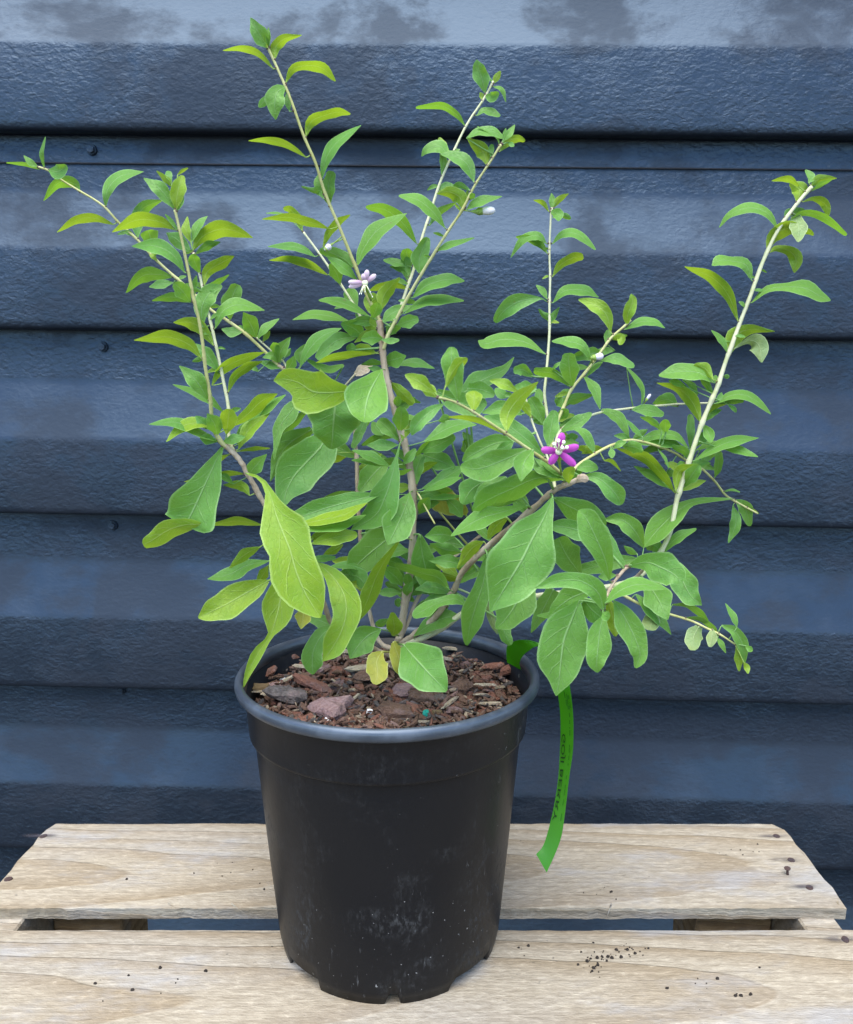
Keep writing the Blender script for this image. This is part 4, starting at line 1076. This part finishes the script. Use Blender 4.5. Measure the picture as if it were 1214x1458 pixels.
def make_leaf(idx, spec):
    stem, face, colr, pts, off, dz = spec
    r = random.Random(idx * 13 + 5)
    dist, np_ = nearest(stem, pts[0][0], pts[0][1])
    d0 = np_[2] + off
    L = sum(math.dist(pts[i][:2], pts[i + 1][:2]) for i in range(len(pts) - 1)); Wm = max(p[2] for p in pts)
    real = max(L, Wm / .44)
    mcm = pxm(Y0 + d0 * .01) * 100                             # cm per pixel
    down = pts[-1][1] - pts[0][1]
    if dz is None:
        ext = math.sqrt(max(real * real - L * L, 0)) * mcm * .8
        if Wm / L > .5: dz = -ext if (down > 0 or face == 'f') else ext
        else: dz = r.uniform(-.28, .28) * L * mcm
        if face == 'u' and Wm / L <= .5: dz = r.uniform(-.1, .45) * L * mcm
    ratio = min(1, Wm / (.40 * max(L, 1)))
    roll = math.acos(max(.42, ratio))
    if face == 't': roll = max(roll, .45)
    elif face == 'u': roll = -max(roll, .55)
    else: roll = min(roll, .3)
    NS, NA = (16, 8) if L > 55 else (12, 6) if L > 25 else (8, 4)
    vv, ff, uv = [], [], []
    wph, wam = r.uniform(0, 6.3), r.uniform(.10, .26)
    cup = r.uniform(.14, .50) * (1 if face != 'u' else -1)
    arch = r.uniform(-.02, .16) * L * mcm * (1 if face != 'u' else -.5)
    for i in range(NS + 1):
        t = i / NS
        tt = 1 - (1 - t) ** 1.15
        x, y, w_ = cr(pts, tt); x2, y2, _ = cr(pts, min(1, tt + .03)); x1, y1, _ = cr(pts, max(0, tt - .03))
        tx, ty = x2 - x1, y2 - y1; q = math.hypot(tx, ty) or 1; tx /= q; ty /= q
        prx, pry = -ty, tx
        w_ = max(w_, 1.0)
        if t > .9 and Wm > 6: w_ *= math.sqrt(max(0.02, 1 - ((t - .9) / .1) ** 2)) * .55 + .45
        hw = w_ / 2
        mid = d0 + dz * tt - arch * math.sin(math.pi * tt)
        s = max(-1, min(1, -pry * 1.6))
        for j in range(NA + 1):
            a = 2 * j / NA - 1
            und = 1 + .085 * math.sin(t * 15 + wph + (2 if a > 0 else 0)) * abs(a) if L > 30 else 1
            offp = a * hw * und
            ocm = offp * mcm
            dd = mid + math.tan(roll) * ocm * s - cup * (.55 * abs(a) + .45 * a * a) * hw * mcm \
                + wam * hw * mcm * math.sin(t * 11 + wph + 1.7 * (a > 0)) * abs(a) ** 1.4
            if L > 30: dd += noise.noise((x * .09 + a * hw * .09 * prx, y * .09 + a * hw * .09 * pry, idx * 1.7)) * .11 * hw * mcm * min(1, t * 4)
            vv.append(P(x + prx * offp, y + pry * offp, Y0 + dd * .01)); uv.append((j / NA, t))
    n1 = NA + 1
    for i in range(NS):
        for j in range(NA): ff.append((i * n1 + j, (i + 1) * n1 + j, (i + 1) * n1 + j + 1, i * n1 + j + 1))
    # petiole to the stem
    bp = P(pts[0][0], pts[0][1], Y0 + d0 * .01); tp = P(np_[0], np_[1], Y0 + np_[2] * .01)
    x_, y_, _ = cr(pts, .07); inn = P(x_, y_, Y0 + (d0 + dz * .07) * .01)
    mid_ = (bp + tp) / 2 + (bp - inn) * .35
    pr = max(.00028, min(.0006, pts[0][2] * pxm(Y0) * .3))
    pp = [tp, tp * .4 + mid_ * .6, bp * .6 + mid_ * .4, bp, inn]
    tv, tf = tube(pp, [pr * 1.3, pr, pr, pr, pr * .5], 5)
    if NOPET[idx]: tv, tf = [], []
    b = len(vv); vv += tv; uv += [(.5, .05)] * len(tv); ff += [tuple(b + k for k in f) for f in tf]
    so_ = stem_obj[stem]
    o = obj('leaf', [v - so_['org'] for v in vv], ff, M_LEAF[colr], so_['o'], uv=uv)
    nodes.setdefault(stem, []).append((tp, np_))
    return o
# ------------------------------------------------------------------ build stems
for k, (mt, r0, r1, pts) in STEMS.items():
    org = P(pts[0][0], pts[0][1], Y0 + pts[0][2] * .01)
    c3 = [P(p[0], p[1], Y0 + p[2] * .01) for p in CURVE[k]]
    n = len(c3)
    rad = [lerp(r0, r1, (i / (n - 1)) ** .85) / 2 * 1.42 * pxm(Y0 + CURVE[k][i][2] * .01) for i in range(n)]
    for sp_ in leaf_specs:                                      # swollen nodes
        if sp_[0] != k: continue
        dd, qn = nearest(k, sp_[3][0][0], sp_[3][0][1])
        if dd < 14:
            cn = P(qn[0], qn[1], Y0 + qn[2] * .01)
            rad = [min(r_ * (1 + .10 * math.exp(-((c3[i] - cn).length / .0022) ** 2)), 1.25 * r_) for i, r_ in enumerate(rad)]
    vv, ff = tube([p - org for p in c3], rad, 10, .34 if mt == 'b' else .10, hash(k) % 7 if False else len(k))
    mats = [M_STEM[mt], M_NODE]
    nfm = len(ff)
    for stem_, face, colr, lp, o_, z_ in leaf_specs:            # leaf scars
        if stem_ != k: continue
        dd, q = nearest(k, lp[0][0], lp[0][1])
        if dd > 14: continue
        c = P(q[0], q[1], Y0 + q[2] * .01) - org; s = .00085 if mt != 'b' else .0012
        i = min(range(n), key=lambda j: (c3[j] - org - c).length); c = c + (P(lp[0][0], lp[0][1], Y0 + q[2] * .01) - org - c).normalized() * rad[i] * .8
        b = len(vv); vv += [c + Vector(v) * s for v in ((1, 0, 0), (-1, 0, 0), (0, 1, 0), (0, -1, 0), (0, 0, 1), (0, 0, -1))]
        ff += [tuple(b + e for e in f) for f in ((0, 2, 4), (2, 1, 4), (1, 3, 4), (3, 0, 4), (2, 0, 5), (1, 2, 5), (3, 1, 5), (0, 3, 5))]
    o = obj('branch' if k != 'root' else 'trunk', vv, ff, mats, plant)
    for i, p in enumerate(o.data.polygons):
        if i >= nfm: p.material_index = 1
    o.location = org - plant.location
    stem_obj[k] = {'o': o, 'org': org}
for i, s in enumerate(leaf_specs): make_leaf(i, s)
# ------------------------------------------------------------------ flowers and buds
def mat_petal(name, a, b, tr_):
    m = NT(name); tc = m.n('ShaderNodeTexCoord'); sp = m.n('ShaderNodeSeparateXYZ'); m.l(tc.outputs['UV'], sp.inputs[0])
    n = m.noise(m.coords(), 500, 3); st = m.noise(m.coords(which='UV', scale=(14, 1, 1)), 1., 2)
    c = m.mix(sp.outputs[1], a, b); c = m.mix(m.ramp(st, .5, .7, 0, .4), c, tuple(x * .55 for x in a)); m.set(color=c, rough=.5, spec=.3)
    t = m.n('ShaderNodeBsdfTranslucent'); m.l(c, t.inputs[0]); mx = m.n('ShaderNodeMixShader'); mx.inputs[0].default_value = tr_
    m.l(m.b.outputs[0], mx.inputs[1]); m.l(t.outputs[0], mx.inputs[2]); m.l(mx.outputs[0], m.out.inputs[0]); return m.m
M_PET = mat_petal('purple_petal', (.30, .018, .25), (.58, .09, .48), .35)
M_PET2 = mat_petal('faded_lilac_petal', (.42, .22, .36), (.70, .55, .60), .3)
M_ANTH = plain('cream_anther', (.82, .80, .66), .6); M_FIL = plain('filament', (.66, .66, .42), .6); M_CAL = M_LEAF['l']
def petal(fl, c, tip, w0, w1, depth_c, depth_t, mat, curl=.15):
    NS, NA = 8, 4; vv, ff, uv = [], [], []
    tx, ty = tip[0] - c[0], tip[1] - c[1]; q = math.hypot(tx, ty); px_, py_ = -ty / q, tx / q
    for i in range(NS + 1):
        t = i / NS
        w_ = (lerp(w0, w1, min(1, t / .45)) if t < .68 else w1 * math.sqrt(max(.12, 1 - ((t - .68) / .32) ** 2.6))) / 2
        for j in range(NA + 1):
            a = 2 * j / NA - 1
            d = lerp(depth_c, depth_t, t) - curl * math.sin(t * 2.6) + abs(a) ** 2 * .06
            vv.append(P(c[0] + tx * t + px_ * a * w_, c[1] + ty * t + py_ * a * w_, Y0 + d * .01) - fl.location - plant.location); uv.append((j / NA, t))
    for i in range(NS):
        for j in range(NA): k = i * (NA + 1) + j; ff.append((k, k + NA + 1, k + NA + 2, k + 1))
    return obj('petal', vv, ff, mat, fl, uv=uv)
def ball(c, r, stretch=(1, 1, 1)):
    bm = bmesh.new(); bmesh.ops.create_icosphere(bm, subdivisions=2, radius=r)
    bmesh.ops.scale(bm, verts=bm.verts, vec=stretch); bmesh.ops.translate(bm, verts=bm.verts, vec=c); return bm
def flower(c, tips, anthers, dc, mat, anchor, pw, fil_w=.00032, ar=.00078, down=False):
    fl = empty('flower', P(c[0], c[1], Y0 + dc * .01) - plant.location); fl.parent = plant
    for i, t in enumerate(tips): petal(fl, c, t, pw * .55, pw, dc, dc - .1 + .12 * (i % 2), mat)
    base = Vector((0, 0, 0))
    for a in anthers:
        e = P(a[0], a[1], Y0 + (dc - (.45 if not down else .3)) * .01) - fl.location - plant.location
        vv, ff = tube([base, e * .5 + Vector((0, -.0008, 0)), e], [fil_w * 1.2, fil_w, fil_w], 5)
        s = obj('stamen', vv, ff, M_FIL, fl)
        from_bm('anther', ball(e, ar, (1, 1, 1.15) if not down else (.6, .6, 1)), M_ANTH, s, True)
    from_bm('throat', ball(Vector((0, -.0006, 0)), .0016, (1, .7, 1)), M_FIL, fl, True)
    a = P(*anchor[:2], Y0 + anchor[2] * .01) - fl.location - plant.location
    vv, ff = tube([a, a * .6 + Vector((0, 0, -.001)), Vector((0, .0022, -.0004)), Vector((0, .0004, 0))], [.0005, .0005, .0012, .0014], 7)
    obj('flower_stalk', vv, ff, M_CAL, fl); return fl
fk = lambda x, y: (750 + x / 12.14, 600 + y / 12.14)
flower(fk(545, 520), [fk(615, 195), fk(895, 430), fk(840, 765), fk(390, 740), fk(245, 490)],
       [fk(545, 335), fk(635, 360), fk(470, 392), fk(610, 455), fk(690, 450)], -7.6, M_PET, (799, 675, -6.6), 11.0)
fd = lambda x, y: (480 + x / 15.175, 370 + y / 15.175)
flower(fd(600, 500), [fd(650, 215), fd(835, 320), fd(240, 480), fd(250, 590), fd(560, 300)], [fd(760, 800), fd(715, 700), fd(520, 735), fd(480, 740), fd(600, 690)], -1.8, M_PET2, (528, 428, -.8), 7.5, .00022, .0004, True)
def bud(name, a, b, d, wpx, mat, stalk, ds):
    e = empty(name, P(a[0], a[1], Y0 + d * .01) - plant.location); e.parent = plant
    loc = e.location + plant.location
    pts = [P(lerp(a[0], b[0], t), lerp(a[1], b[1], t), Y0 + d * .01) - loc for t in (0, .15, .35, .55, .75, .92, 1)]
    m_ = pxm(Y0 + d * .01) / 2
    vv, ff = tube(pts, [wpx * m_ * f for f in (.45, .75, .8, .98, 1., .7, .15)], 10); obj('corolla', vv, ff, mat, e)
    st_ = P(stalk[0], stalk[1], Y0 + ds * .01) - loc
    vv, ff = tube([st_, st_ * .45, pts[0], pts[1], pts[2]], [.0003, .0003, wpx * m_ * .5, wpx * m_ * .9, wpx * m_ * .86], 8); obj('calyx', vv, ff, M_CAL, e)
M_BUD = mat_petal('white_bud', (.66, .62, .60), (.70, .52, .55), .15)
M_BUDP = mat_petal('purple_bud', (.60, .55, .62), (.45, .12, .50), .15)
bud('flower_bud', (677, 301.5), (705, 299.5), -3.0, 11.5, M_BUD, (660, 300), -2.9)
bud('flower_bud', (842, 510), (859, 506.5), -3.2, 10, M_BUDP, (843, 519), -2.9)
bud('flower_bud', (462, 357), (471, 349), -1.5, 9, M_BUD, (489, 335), -1.4)
bud('flower_bud', (919, 571), (926, 561), -.4, 4.5, M_BUDP, (914, 578), -.1)
# broken, dry stem end
vv, ff = chip_mesh(55, .0052, .0036, .0034, 8, .35); c = P(828, 681, Y0 - .066) - plant.location
obj('dry_stem_end', [Vector(v) + c for v in vv], ff, M_STEM['b'], plant, smooth=False)
